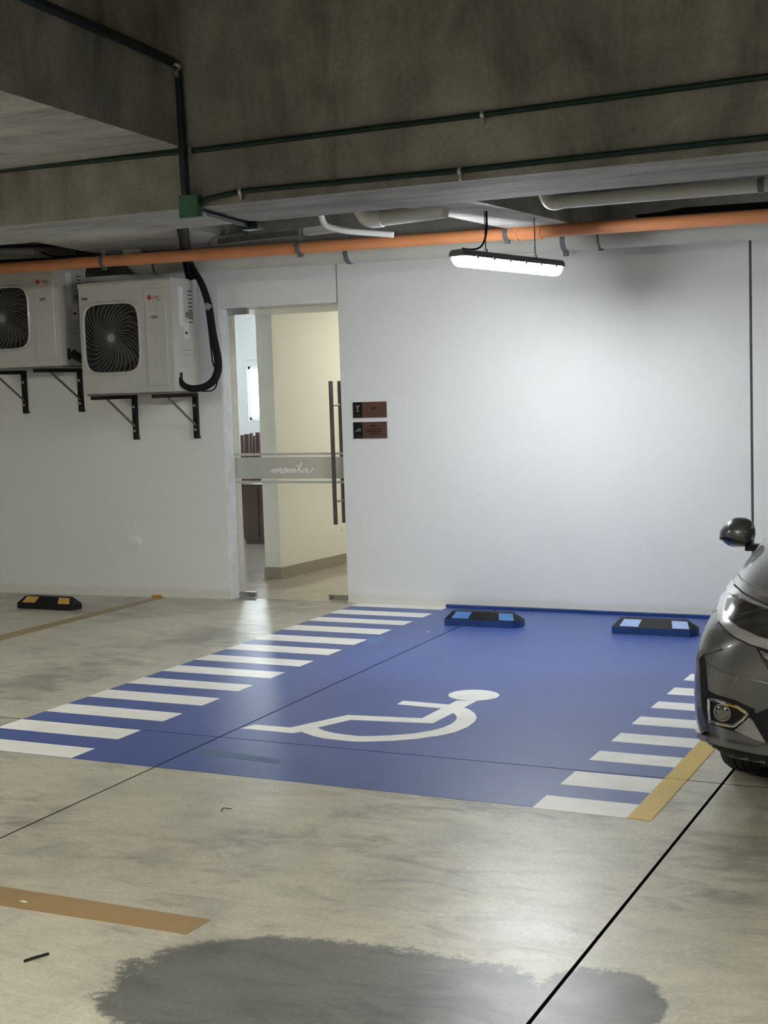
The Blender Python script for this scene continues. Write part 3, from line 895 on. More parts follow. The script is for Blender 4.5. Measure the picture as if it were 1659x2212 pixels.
# ================================================================== AIR CONDITIONERS
def squircle(th, a, b, e=5.0):
    c, s_ = math.cos(th), math.sin(th)
    r = (abs(c/a)**e+abs(s_/b)**e)**(-1/e)
    return r*c, r*s_
def condenser(label):
    W, D, Hh = 0.85, 0.37, 0.86
    t = thing('air_conditioner', label, 'air conditioner', (0, 0, 0), 'air conditioner outdoor units on the left wall')
    fx, fz, fa, fb = 0.297, 0.43, 0.253, 0.268
    # casing: box with a rounded square fan opening in front
    mb = MB()
    mb.add([(0, 0, 0), (W, 0, 0), (W, D, 0), (0, D, 0), (0, 0, Hh), (W, 0, Hh), (W, D, Hh), (0, D, Hh)], [(0, 3, 2, 1), (4, 5, 6, 7), (1, 2, 6, 5), (2, 3, 7, 6), (3, 0, 4, 7)])
    ths = sorted(set([2*math.pi*k/48 for k in range(48)]+[math.atan2(z-fz, x-fx) % (2*math.pi) for x in (0, W) for z in (0, Hh)]))
    inn, out, back = [], [], []
    for th in ths:
        dx, dz = squircle(th, fa, fb)
        inn.append((fx+dx, 0, fz+dz))
        back.append((fx+dx*0.96, 0.09, fz+dz*0.96))
        c, s_ = math.cos(th), math.sin(th)
        k = min(((W-fx)/c if c > 1e-9 else (-fx/c if c < -1e-9 else 1e9)), ((Hh-fz)/s_ if s_ > 1e-9 else (-fz/s_ if s_ < -1e-9 else 1e9)))
        out.append((fx+c*k, 0, fz+s_*k))
    n = len(ths)
    mb.add(out+inn+back, [(i, (i+1) % n, n+(i+1) % n, n+i) for i in range(n)])
    mb.build('casing', 'acwhite', t, local=True)
    MB().add(inn+back, [tuple(range(n, 2*n))]+[(i, (i+1) % n, n+(i+1) % n, n+i) for i in range(n)]).build('fan_cavity', 'acdark', t, local=True)
    box('top_cover', (-0.006, -0.006, Hh-0.03), (W+0.006, D+0.006, Hh+0.008), 'acwhite', t, 0.004, local=True)
    # fan blades behind the guard
    for k in range(3):
        b = MB()
        th0 = 2*math.pi*k/3+0.4
        vs, fs = [], []
        for i in range(7):
            th = th0+i*0.17
            for r_ in (0.05, 0.225):
                vs.append((fx+r_*math.cos(th), 0.055+0.022*(i/6), fz+r_*math.sin(th)))
        fs = [(2*i, 2*i+2, 2*i+3, 2*i+1) for i in range(6)]
        b.add(vs, fs).build('fan_blade', 'acblade', t, local=True)
    # guard: raised rounded rim, spiral wires, hub
    rim = [Vector((fx+squircle(2*math.pi*k/64, fa+0.006, fb+0.006)[0], -0.006, fz+squircle(2*math.pi*k/64, fa+0.006, fb+0.006)[1])) for k in range(65)]
    g = MB().tube(rim, 0.012, 8, cap=False).build('fan_guard', 'acwhite', t, True, local=True)
    wires = MB()
    for k in range(36):
        th0 = 2*math.pi*k/36
        pts = []
        for i in range(9):
            u = i/8
            th = th0-0.72*u**1.2
            ro = math.hypot(*squircle(th, fa, fb))
            r_ = 0.03+(ro-0.03)*u
            pts.append((fx+r_*math.cos(th), -0.012*(1-u*u)-0.004, fz+r_*math.sin(th)))
        wires.tube(pts, 0.0013, 4, cap=False)
    w_ = wires.build('guard_wire', 'acwire', g, local=True)
    w_['kind'] = 'stuff'
    MB().tube([(fx, -0.024, fz), (fx, -0.008, fz)], 0.030, 20).build('guard_hub', 'acwire', g, local=True)
    for sx_ in (-1, 1):
        for sz in (-1, 1):
            MB().tube([(fx+sx_*fa*0.90, -0.010, fz+sz*fb*0.90), (fx+sx_*fa*0.90, 0.0, fz+sz*fb*0.90)], 0.012, 10).build('guard_screw', 'acwhite', g, local=True)
    # right-hand service panel with emblem and lettering, grips
    sp = box('service_panel', (0.615, -0.009, 0.05), (0.802, 0, Hh-0.07), 'acwhite', t, 0.004, local=True)
    MB().tube([(0.660, -0.0105, 0.725), (0.660, -0.0085, 0.725)], 0.019, 20).build('emblem', 'red', sp, local=True)
    tm = text_mb('TRANE', 0.030)
    for v_ in tm.v:
        v_.x, v_.y, v_.z = 0.687+v_.x*0.66, -0.0095+v_.z, 0.715+v_.y*0.95
    tm.build('brand_lettering', 'red', sp, local=True)
    box('small_print', (0.722, -0.0100, 0.700), (0.765, -0.0088, 0.705), 'acgrey', sp, local=True)
    for gx, gz in ((0.70, 0.575), (0.055, 0.745)):
        box('grip', (gx-0.028, -0.0115 if gx > 0.5 else -0.003, gz-0.010), (gx+0.028, 0.0, gz+0.010), 'acgrey', t, local=True)
    # side stickers and the valve opening
    s1 = box('side_label', (W, 0.10, 0.50), (W+0.0015, 0.17, 0.80), 'sticker', t, local=True)
    for k in range(9):
        box('label_print', (W+0.0012, 0.235+0.003*(k % 3), 0.77-k*0.03), (W+0.002, 0.30, 0.778-k*0.03), 'ink', t, local=True)
    box('side_grip', (W, 0.20, 0.57), (W+0.006, 0.30, 0.615), 'acgrey', t, 0.002, local=True)
    s2 = box('side_label', (W, 0.16, 0.40), (W+0.0015, 0.235, 0.53), 'sticker', t, local=True)
    box('label_print', (W+0.0012, 0.18, 0.44), (W+0.0022, 0.215, 0.46), 'ink', s2, local=True)
    box('side_seam', (W, 0.12, 0.315), (W+0.0012, 0.33, 0.318), 'acgrey', t, local=True)
    box('side_seam', (W, 0.12, 0.278), (W+0.0012, 0.33, 0.281), 'acgrey', t, local=True)
    box('valve_opening', (W, 0.075, 0.05), (W+0.002, 0.115, 0.145), 'ink', t, local=True)
    box('drip_base', (0.02, 0.02, -0.016), (W-0.02, D-0.02, 0), 'acgrey', t, local=True)
    return t
ang = math.atan(sl)
ac1 = condenser('lower white air conditioner unit with whole fan guard in view, next to door')
ac1.location = (-6.985, 9.085, 1.695)
ac1.rotation_euler = (0, 0, ang*0.5)
ac2 = copy_tree(ac1)
ac2['label'] = 'higher white air conditioner unit cut off by the left edge'
ac2.location = (-8.005, 9.03, 1.930)
ac2.scale = (1.0, 1.0, 0.92)
def bracket(label, x, ytip, z, drop, rust):
    yw_ = lwy(x)
    t = thing('wall_bracket', label, 'bracket', (x, yw_, z-drop), 'steel brackets under the air conditioners')
    w_ = 0.02
    a = MB().box((x-w_, ytip, z-0.03), (x+w_, yw_, z)).build('arm', rust, t)
    MB().box((x-w_, yw_-0.03, z-drop), (x+w_, yw_, z-0.03)).build('upright', 'blacksteel', t)
    mb = MB()
    mb.tube([(x, ytip+(yw_-ytip)*0.33, z-0.03), (x, yw_-0.02, z-drop*0.72)], 0.009, 6).build('strut', 'strut', t)
    MB().box((x-0.028, yw_-0.006, z-drop-0.004), (x+0.028, yw_, z-drop+0.02)).build('foot_plate', 'strut', t)
    for zz in (z-0.10, z-drop+0.07):
        MB().tube([(x, yw_-0.036, zz), (x, yw_-0.03, zz)], 0.011, 6).build('bolt', 'zinc', t)
bracket('dark brown wall bracket under left half of lower air conditioner', -6.868, 9.045, 1.678, 0.365, 'rustarm')
bracket('dark brown wall bracket under right half of lower air conditioner, nearest the door', -6.300, 9.06, 1.678, 0.365, 'rustarm')
bracket('black wall bracket under higher air conditioner, leftmost', -7.945, 9.0, 1.912, 0.36, 'blacksteel')
bracket('black wall bracket under higher air conditioner, beside the lower unit', -7.385, 9.0, 1.912, 0.36, 'blacksteel')

# insulated refrigerant lines
yc = 9.36
lines = thing('refrigerant_line', 'black insulated pipe bundle dropping from ceiling and looping into lower air conditioner', 'pipe', wa(400, 560, yc))
p1 = [fl(388, 440, 2.795), fl(394, 490, 2.795), fl(400, 530, 2.795), wa(405, 568, yc), wa(413, 602, yc+0.05)]
MB().tube(arc_path(p1, 0.08), [0.040]*len(arc_path(p1, 0.08)), 10).build('main_sleeve', 'blackcable', lines, True)
side = Vector((-6.985+0.85, 9.085, 1.695))
loop = [fl(402, 538, 2.795), wa(413, 575, yc), wa(436, 612, yc), wa(452, 660, yc), wa(459, 720, yc), wa(471, 775, yc), wa(472, 800, yc), wa(462, 824, yc-0.03), wa(440, 838, yc-0.08), wa(412, 840, yc-0.14), wa(395, 832, 9.20), Vector((-6.150, 9.19, 1.795))]
lp = arc_path(loop, 0.08)
MB().tube(lp, [0.021+0.010*math.sin(i/len(lp)*math.pi)*1.1 for i in range(len(lp))], 10).build('looped_sleeve', 'blackcable', lines, True)
loop2 = [wa(440, 625, yc+0.03), wa(452, 720, yc+0.04), wa(460, 790, yc+0.03), wa(474, 805, yc), wa(466, 838, yc-0.02), wa(456, 845, yc-0.05), wa(430, 845, yc-0.10), wa(405, 838, 9.22)]
MB().tube(arc_path(loop2, 0.05), 0.006, 6).build('control_cable', 'blackcable', lines, True)
MB().tube([wa(446, 660, yc-0.03), wa(452, 664, yc-0.035)], 0.026, 8).build('tie', 'zinc', lines)
l2 = thing('refrigerant_line', 'short black pipe joining the higher air conditioner behind the lower unit', 'pipe', (-7.15, 9.2, 2.0))
MB().tube(arc_path([(-7.118, 9.13, 2.03), (-7.085, 9.15, 2.0), (-7.055, 9.35, 1.93), (-7.05, 9.50, 1.90)], 0.08), 0.034, 8).build('sleeve', 'blackcable', l2, True)

# ================================================================== PIPES BELOW THE SLAB
def pipe_line(name, label, cat, mat, pts, r, rad=0.1, n=16):
    t = thing(name, label, cat, pts[len(pts)//2])
    pth = arc_path(pts, rad)
    MB().tube(pth, r, n).build('pipe', mat, t, True)
    return t
def strap(t, c, axis, r, w_, mat, hang=0.0, tail=0.03):
    MB().ring(c, axis, r, w_, 0.006, 20).build('strap', mat, t)
    if hang:
        c = Vector(c)
        MB().box((c.x-0.012, c.y-0.006, c.z+r), (c.x+0.012, c.y+0.006, c.z+r+hang)).build('hanger', mat, t)
    if tail:
        c = Vector(c)
        MB().box((c.x-0.016, c.y-0.016, c.z-r-tail), (c.x+0.016, c.y+0.016, c.z-r)).build('strap_bolt', mat, t)
YO = 8.95
oa, ob = wa(0, 580, YO), wa(1659, 466, YO)
dirx = (ob-oa).normalized()
op = pipe_line('orange_pipe', 'long orange plastic pipe running below the ceiling along the wall', 'pipe', 'orange', [oa-dirx*2.5, (oa+ob)/2, ob+dirx*2.5], 0.043)
for px, py in ((224, 564), (648, 525), (1095, 492)):
    c = wa(px, py, YO)
    c.z = oa.z+(ob.z-oa.z)*(c.x-oa.x)/(ob.x-oa.x)
    strap(op, c, (1, 0, 0), 0.044, 0.032, 'greyclamp', 0.10 if px != 224 else 0.05, 0.022)
for px in (1117, 1144, 1167):
    c = wa(px, 491, YO)
    c.z = oa.z+(ob.z-oa.z)*(c.x-oa.x)/(ob.x-oa.x)
    MB().ring(c, dirx, 0.043, 0.018 if px != 1144 else 0.13, 0.010 if px != 1144 else 0.006, 20).build('coupling', 'orange', op)
YP = 9.52
ga, gb = wa(300, 574, YP), wa(1659, 491, YP)
dg = (gb-ga).normalized()
gp = pipe_line('grey_drain_pipe', 'thick grey white drain pipe running along top of white wall', 'pipe', 'greypvc', [ga+Vector((-0.06, 0.0, 0.30)), ga+Vector((-0.06, 0, 0)), (ga+gb)/2, gb+dg*2.5], 0.078, 0.13, 20)
for px, w_, tl in ((340, 0.012, 0), (755, 0.035, 0.0), (1222, 0.035, 0.035), (1298, 0.010, 0.01)):
    c = wa(px, 520, YP)
    c.z = ga.z+(gb.z-ga.z)*(c.x-ga.x)/(gb.x-ga.x)
    strap(gp, c, dg, 0.078, w_, 'greyclamp' if w_ > 0.02 else 'strut', 0.08 if w_ > 0.02 else 0, tl)
# short pipes above, between the beams
t = pipe_line('drain_pipe', 'short grey pipe with white elbow behind the main beam, left of lamp', 'pipe', 'greypvc', [wa(815, 471, 7.6), wa(962, 452, 7.6)], 0.052)
MB().tube(arc_path([wa(826, 470, 7.6), wa(795, 474, 7.6), wa(778, 440, 7.6)], 0.06), 0.056, 14).build('elbow', 'whitepvc', t, True)
t = thing('white_pipe', 'thin bent white pipe hanging behind the main beam above orange pipe', 'pipe', wa(703, 490, 8.6))
MB().tube(arc_path([Vector((wa(688, 440, 8.6).x, 8.6, ZC)), wa(688, 440, 8.6), wa(699, 488, 8.6), wa(745, 499, 8.62), wa(850, 507, 8.7)], 0.05), 0.021, 12).build('pipe', 'whitepvc', t, True)
t = thing('drain_pipe', 'pale pipe with cut end right of the lamp, above orange pipe', 'pipe', wa(1400, 418, 7.5))
MB().tube([wa(1205, 437, 7.5), wa(1659, 399, 7.5), wa(1900, 379, 7.5)], 0.036, 14).build('pipe', 'greypvc', t, True)
MB().tube(arc_path([wa(1212, 436, 7.5), wa(1188, 440, 7.5), wa(1178, 415, 7.5)], 0.05), 0.040, 14).build('elbow', 'greypvc', t, True)
MB().ring(wa(1645, 400, 7.5), (1, 0, -0.02), 0.037, 0.03, 0.006, 18).build('strap', 'greyclamp', t)
t = thing('cable_bundle', 'dark cable bundle lying on the orange pipe at far right', 'cable', wa(1500, 458, 8.85))
for k in range(3):
    MB().tube(arc_path([wa(1375+25*k, 469-2*k, 9.1), wa(1470, 460-3*k, 9.1), wa(1659, 447-3*k, 9.1), wa(1850, 432-3*k, 9.1)], 0.3), 0.016, 8).build('cable', 'blackcable', t, True)
t = thing('cable_duct', 'flat grey metal duct behind the orange pipe, above glass door', 'duct', wa(560, 515, 9.1))
d_a, d_b = wa(470, 527, 9.15), wa(640, 508, 9.15)
MB().extrude([d_a+Vector((0, 0, 0)), d_b, d_b+Vector((0, 0, 0.04)), d_a+Vector((0, 0, 0.04))], (0, 0.1, 0)).build('duct', 'strut', t)
MB().tube(arc_path([wa(452, 530, 9.1), wa(462, 512, 9.1), wa(528, 505, 9.1)], 0.06), 0.010, 8).build('flexible_conduit', 'strut', t, True)
d_a, d_b = wa(655, 507, 9.15), wa(715, 500, 9.15)
MB().extrude([d_a, d_b, d_b+Vector((0, 0, 0.05)), d_a+Vector((0, 0, 0.05))], (0, 0.1, 0)).build('duct', 'greypvc', t)
# black steel frame above the higher air conditioner
t = thing('steel_frame', 'black angle steel frame hanging above higher air conditioner at left edge', 'frame', wa(60, 545, 9.3))
fy = 9.3
for a, b in (((-120, 536), (170, 528)), ((-120, 570), (170, 558)), ((165, 524), (168, 562))):
    MB().tube([wa(*a, fy), wa(*b, fy)], 0.015, 4).build('rail', 'blacksteel', t)
MB().tube([wa(168, 545, fy), wa(260, 556, 9.45)], 0.012, 4).build('rail', 'blacksteel', t)
MB().tube(arc_path([wa(90, 545, fy+0.1), wa(118, 556, fy+0.1), wa(160, 552, fy+0.1), wa(240, 553, fy+0.15)], 0.1), 0.008, 6).build('cable', 'blackcable', t, True)
tb = MB()
p_, q_ = wa(-140, 553, 9.36), wa(75, 549, 9.36)
tag(MB().extrude([p_, q_, q_+Vector((0, 0, 0.035)), p_+Vector((0, 0, 0.035))], (0, 0.06, 0)).build('cable_tray', 'whitepvc'), 'white plastic tray inside the black steel frame at left edge', 'tray')

# ================================================================== CONDUITS ON THE MAIN BEAM
def conduit(label, pts, r, mat, rad=0.08, clips=(), cat='conduit'):
    t = thing('conduit', label, cat, pts[len(pts)//2])
    MB().tube(arc_path(pts, rad), r, 12).build('tube', mat, t, True)
    for c, ax in clips:
        c = Vector(c)
        MB().ring(c, ax, r, 0.016, 0.004, 14).build('clip', 'zinc', t)
        MB().box((c.x-0.006, c.y-0.006, c.z-r-0.028), (c.x+0.006, c.y+0.012, c.z-r)).build('clip_tab', 'zinc', t)
    return t
rc = 0.0135
yq = YF-rc-0.001
conduit('upper dark green conduit crossing the whole face of main beam', [wa(-400, 414, yq), wa(0, 368, yq), wa(440, 323, yq), wa(1045, 247, yq), wa(1659, 165, yq), wa(1900, 133, yq)], rc, 'green', 0.05, [(wa(413, 326, yq), (1, 0, 0)), (wa(1043, 247, yq), (1, 0, 0))])
conduit('lower dark green conduit running from green box to right along beam edge', [wa(425, 440, yq), wa(455, 428, yq), wa(520, 413, yq), wa(994, 368, yq), wa(1659, 296, yq), wa(1900, 268, yq)], rc, 'green', 0.06, [(wa(520, 413, yq), (1, 0, 0)), (wa(994, 369, yq), (1, 0, 0))])
yv = YF-0.05
vb = wa(404, 424, YF-0.028)
vt = wa(392, 190, YF-0.028)
crn = wa(390, 140, YF-0.05)
xs_ = xe(5.5)+0.028
pA = Vector((xe(5.75)+0.026, 5.80, wa(352, 126, 5.80).z))
pB = Vector((xe(4.3)+0.026, 4.55, wa(40, 4, 4.55).z))
pBx = wa(0, -12, 4.5)
conduit('thick dark conduit coming along cross beam and dropping down the corner into green box', [Vector((xe(3.0)+0.026, 3.0, pA.z)), Vector((xe(5.6)+0.026, 5.6, pA.z)), Vector((vt.x, YF-0.054, pA.z)), Vector((vt.x, YF-0.054, vt.z)), Vector((vb.x, YF-0.040, vb.z+0.004))], 0.022, 'darkcond', 0.16, [(wa(380, 143, 5.9), (0.3, 0.3, 1))])
jb = thing('junction_box', 'green square junction box on lower edge of main beam', 'junction box', wa(406, 445, YF))
a, b = wa(386, 423, YF-0.05), wa(428, 468, YF-0.05)
box('box_body', (a.x+0.003, YF-0.046, b.z+0.003), (b.x-0.003, YF-0.001, a.z-0.003), 'greenbox', jb, 0.003)
lid = box('lid', (a.x, YF-0.052, b.z), (b.x, YF-0.046, a.z), 'greenbox', jb, 0.001)
for sx_ in (0, 1):
    for sz in (0, 1):
        c = Vector((a.x+0.008+sx_*(b.x-a.x-0.016), YF-0.054, b.z+0.008+sz*(a.z-b.z-0.016)))
        MB().tube([c, c+Vector((0, 0.003, 0))], 0.0035, 8).build('screw', 'blacksteel', lid)
zq = ZB-0.016
conduit('dark teal conduit under the main beam from green box to rear box', [wa(430, 456, YF-0.03), fl(440, 459, zq), fl(543, 488, zq)], 0.015, 'darkcond', 0.03, [])
c = fl(556, 490, ZB-0.02)
j2 = thing('junction_box', 'small dark green box at rear underside of the main beam', 'junction box', c)
box('box_body', (c.x-0.05, YK-0.06-0.02, ZB-0.035), (c.x+0.05, YK-0.06+0.06, ZB-0.001), 'green', j2, 0.003)
box('lid', (c.x-0.052, YK-0.085, ZB-0.041), (c.x+0.052, YK+0.003, ZB-0.035), 'green', j2)

# ================================================================== HANGING LED BATTENS
def batten(label, near, far, led='ledfill', group='hanging LED batten lamps', top=None, cable=True):
    near, far = Vector(near), Vector(far)
    ax = (far-near).normalized()
    L = (far-near).length
    side_ = ax.cross(Vector((0, 0, 1))).normalized()
    up = side_.cross(ax).normalized()
    t = thing('hanging_lamp', label, 'lamp', near, group)
    def pt(s, u, v_):
        return near+ax*s+side_*u+up*v_
    def loft(prof0, prof1, s0, s1, caps=True):
        n = len(prof0)
        vs = [pt(s0, *p) for p in prof0]+[pt(s1, *p) for p in prof1]
        fs = [(i, (i+1) % n, n+(i+1) % n, n+i) for i in range(n)]
        if caps:
            fs += [tuple(range(n-1, -1, -1)), tuple(range(n, 2*n))]
        return MB().add(vs, fs)
    house = [(-0.055, -0.002), (0.055, -0.002), (0.052, 0.022), (0.035, 0.036), (-0.035, 0.036), (-0.052, 0.022)]
    diff = [(0.050, -0.002), (0.048, -0.030), (0.036, -0.052), (0.016, -0.060), (-0.016, -0.060), (-0.036, -0.052), (-0.048, -0.030), (-0.050, -0.002)]
    e = 0.03
    loft(house, house, 0.0, L).build('housing', 'lampbody', t)
    df = loft(diff, diff, e, L-e).build('diffuser', led, t)
    if True:                            # the flanks of the clear cover glow less than its lens below
        df.data.materials.append(M['ledside' if led == 'led' else 'lampend'])
        for pg in df.data.polygons:
            if abs(pg.normal.dot(up)) < 0.62:
                pg.material_index = 1
    small = [(x*0.80, z*0.72) for x, z in diff]
    loft(small, diff, 0.0, e-0.001).build('end_cap', 'lampend', t)
    loft(diff, small, L-e+0.001, L).build('end_cap', 'lampend', t)
    for s in [0.12+k*(L-0.24)/5 for k in range(6)]:
        for sg in (-1, 1):
            MB().box((0, 0, 0), (0, 0, 0)) if False else loft([(sg*0.050, -0.012), (sg*0.060, -0.012), (sg*0.060, 0.014), (sg*0.050, 0.014)], [(sg*0.050, -0.012), (sg*0.060, -0.012), (sg*0.060, 0.014), (sg*0.050, 0.014)], s, s+0.02).build('clip', 'lampbody', t)
    for k, s in enumerate((0.27*L, 0.76*L)):
        b = pt(s, 0, 0.036)
        zt = top if top else ZC
        hk = loft([(-0.012, 0.036), (0.012, 0.036), (0.006, 0.060), (-0.006, 0.060)], [(-0.012, 0.036), (0.012, 0.036), (0.006, 0.060), (-0.006, 0.060)], s-0.010, s+0.010).build('hook', 'zinc', t)
        mb = MB()
        z = b.z+0.022
        i = 0
        while z < zt:
            c0_, c1_ = Vector((b.x, b.y, z)), Vector((b.x, b.y, min(z+0.03, zt)))
            o_ = Vector((0.005, 0, 0)) if i % 2 else Vector((0, 0.005, 0))
            mb.tube([c0_, (c0_+c1_)/2+o_, c1_], 0.0022, 4, cap=False)
            mb.tube([c0_, (c0_+c1_)/2-o_, c1_], 0.0022, 4, cap=False)
            z += 0.026
            i += 1
        mb.build('chain', 'chain', t)
        if k == 0 and cable:
            pth = [Vector((b.x+0.012, b.y, zt)), Vector((b.x+0.012, b.y, b.z+0.12)), pt(s-0.05, 0.01, 0.060), pt(s-0.16, 0.0, 0.042), pt(0.06, 0.0, 0.045)]
            MB().tube(arc_path(pth, 0.06), 0.006, 6).build('power_cable', 'blackcable', t, True)
    return t
batten('lit white LED batten lamp hanging on chains before the white wall', (-3.165, 7.645, 2.425), (-2.905, 8.700, 2.408), 'led')
batten('unseen LED batten fill lamp over the aisle at left, outside the view', (-7.6, 3.6, 2.70), (-6.4, 3.6, 2.70), 'ledleft')  # this batten and those below are unseen, added as fill light
batten('unseen LED batten fill lamp over the aisle behind the viewer', (-2.3, 0.6, 2.75), (-1.1, 0.6, 2.75))
batten('unseen LED batten fill lamp over the bays at far right', (2.2, 7.6, 2.5), (2.35, 8.8, 2.5), 'leddim')
batten('unseen LED batten fill lamp over the aisle at right, outside the view', (2.6, 3.0, 2.75), (3.8, 3.0, 2.75), 'leddim')

# ================================================================== THE CAR
XC, YN = -0.445, 5.20
def cw(u, w_, z):                      # car frame -> world: u back from the nose, w towards the blue bay
    return Vector((XC-w_, YN+u, z))
car = thing('car', 'grey metallic car parked nose out beside the blue bay, cut off by right edge', 'car', (XC, YN+0.83, 0))
secs = [
    (0.00, [(0.0, .25), (.44, .25), (.54, .28), (.56, .44), (.55, .58), (.52, .68), (.42, .735), (.20, .748), (0, .752)]),
    (0.06, [(0.0, .225), (.62, .225), (.715, .265), (.73, .44), (.725, .59), (.68, .70), (.57, .765), (.28, .785), (0, .792)]),
    (0.16, [(0.0, .225), (.73, .225), (.815, .265), (.828, .44), (.820, .59), (.775, .71), (.65, .795), (.33, .825), (0, .835)]),
    (0.32, [(0.0, .225), (.79, .225), (.868, .265), (.876, .44), (.868, .59), (.825, .72), (.715, .82), (.37, .865), (0, .88)]),
    (0.55, [(0.0, .225), (.80, .225), (.874, .265), (.880, .44), (.872, .60), (.842, .74), (.765, .855), (.40, .915), (0, .93)]),
    (0.83, [(0.0, .19), (.80, .19), (.870, .24), (.876, .46), (.870, .62), (.85, .77), (.790, .895), (.43, .960), (0, .975)]),
    (1.15, [(0.0, .19), (.78, .19), (.856, .26), (.868, .46), (.866, .64), (.852, .80), (.800, .930), (.45, 1.00), (0, 1.015)]),
    (1.50, [(0.0, .19), (.77, .19), (.850, .28), (.864, .46), (.866, .66), (.855, .83), (.805, .965), (.5, 1.02), (0, 1.03)]),
    (2.30, [(0.0, .19), (.77, .19), (.850, .28), (.864, .46), (.868, .68), (.858, .86), (.805, .99), (.5, 1.02), (0, 1.03)]),
    (3.10, [(0.0, .19), (.77, .19), (.850, .28), (.864, .46), (.866, .70), (.855, .89), (.800, 1.02), (.5, 1.04), (0, 1.05)]),
    (3.70, [(0.0, .22), (.74, .22), (.82, .30), (.845, .48), (.845, .70), (.83, .90), (.775, 1.03), (.48, 1.05), (0, 1.06)]),
    (3.92, [(0.0, .26), (.66, .26), (.74, .34), (.775, .50), (.775, .70), (.755, .89), (.69, 1.01), (.42, 1.04), (0, 1.05)]),
    (4.00, [(0.0, .32), (.55, .32), (.62, .38), (.65, .52), (.65, .70), (.63, .86), (.57, .97), (.35, 1.0), (0, 1.01)]),
]
def loft_sections(secs):
    vs, fs = [], []
    rows = []
    for u, pr in secs:
        row = []
        for w_, z in pr:
            row.append(len(vs))
            vs.append(cw(u, w_, z))
        for w_, z in reversed(pr[1:-1]):
            row.append(len(vs))
            vs.append(cw(u, -w_, z))
        rows.append(row)
    n = len(rows[0])
    for i in range(len(rows)-1):
        for k in range(n):
            fs.append((rows[i][k], rows[i][(k+1) % n], rows[i+1][(k+1) % n], rows[i+1][k]))
    h = (n+2)//2-1
    for row, flip in ((rows[0], 0), (rows[-1], 1)):
        L = row[:h+1]
        R = [row[0]]+row[:h-1:-1]
        for k in range(h):
            q = [L[k], L[k+1], R[k+1], R[k]]
            q = list(dict.fromkeys(q))
            fs.append(tuple(q if flip else q[::-1]))
    return vs, fs
def evaluated(o):
    dg = bpy.context.evaluated_depsgraph_get()
    return bpy.data.meshes.new_from_object(o.evaluated_get(dg))
vs, fs = loft_sections(secs)
body = MB().add(vs, fs).build('body_shell', 'car', car, True)
md = body.modifiers.new('s', 'SUBSURF')
md.levels = md.render_levels = 3
cuts = []
for u in (0.83, 3.38):
    for sg in (-1, 1):
        o = MB().tube([cw(u, sg*0.60, 0.315), cw(u, sg*1.05, 0.315)], 0.355, 40).build('cutter', 'carblack', None)
        cuts.append(o)
        bo = body.modifiers.new('b', 'BOOLEAN')
        bo.operation = 'DIFFERENCE'
        bo.solver = 'EXACT'
        bo.object = o
me = evaluated(body)
body.modifiers.clear()
body.data = me
for o in cuts:
    bpy.data.objects.remove(o)
me.materials.clear()
me.materials.append(M['car'])
me.polygons.foreach_set('material_index', [0]*len(me.polygons))
me.polygons.foreach_set('use_smooth', [True]*len(me.polygons))
me.set_sharp_from_angle(angle=math.radians(50))
OC = OFF[car.name]
bvh = BVHTree.FromPolygons([v.co+OC for v in me.vertices], [tuple(p.vertices) for p in me.polygons])
ORG = Vector((0, 0, EYE))
def hit(px, py):
    d = ray(px, py).normalized()
    r = bvh.ray_cast(ORG, d)
    if r[0] is None:
        r = bvh.find_nearest(ORG+d*5.6)
    return r[0], r[1]
def panel(name, outline, mat, parent, lift=0.004, depth=0.012, step=7, both=True, smooth=True, bulge=0.0):
    """panel that follows the car's skin inside an outline; a mirror twin is made for the far side"""
    dense = []
    for i in range(len(outline)):
        a, b = Vector(outline[i]), Vector(outline[(i+1) % len(outline)])
        k = max(1, int((b-a).length/step))
        dense += [a.lerp(b, j/k) for j in range(k)]
    x0, x1 = min(p.x for p in dense), max(p.x for p in dense)
    y0, y1 = min(p.y for p in dense), max(p.y for p in dense)
    def inside(x, y):
        c = False
        for i in range(len(dense)):
            a, b = dense[i], dense[i-1]
            if (a.y > y) != (b.y > y) and x < (b.x-a.x)*(y-a.y)/(b.y-a.y)+a.x:
                c = not c
        return c
    pts = list(dense)
    y = y0+step
    while y < y1:
        x = x0+step
        while x < x1:
            if inside(x, y) and min((Vector((x, y))-p).length for p in dense) > step*0.6:
                pts.append(Vector((x, y)))
            x += step
        y += step
    nb = len(dense)
    vv, ee, ff, _, _, _ = delaunay_2d_cdt(pts, [(i, (i+1) % nb) for i in range(nb)], [], 1, 1e-4)
    top, bot = [], []
    for p in vv:
        q, n = hit(p.x, p.y)
        e = min((Vector((p.x, p.y))-d_).length for d_ in dense)
        extra = bulge*min(1.0, e/18.0)
        top.append(q+n*(lift+extra))
        bot.append(q-n*depth)
    fs = [tuple(f) for f in ff]
    cnt = {}
    for f in fs:
        for i in range(3):
            k = (f[i], f[(i+1) % 3])
            cnt[k] = cnt.get(k, 0)+1
    m_ = len(top)
    allf = list(fs)+[tuple(m_+i for i in reversed(f)) for f in fs]
    for (a, b) in cnt:
        if (b, a) not in cnt:
            allf.append((a, b, m_+b, m_+a)[::-1])
    out = []
    for sg in ((1, -1) if both else (1,)):
        v3 = top+bot
        if sg < 0:
            v3 = [Vector((2*XC-v.x, v.y, v.z)) for v in v3]
        par = parent if sg > 0 or not isinstance(parent, tuple) else parent[1]
        if isinstance(par, tuple):
            par = par[0]
        out.append(MB().add(v3, allf).build(name, mat, par, smooth))
    return out
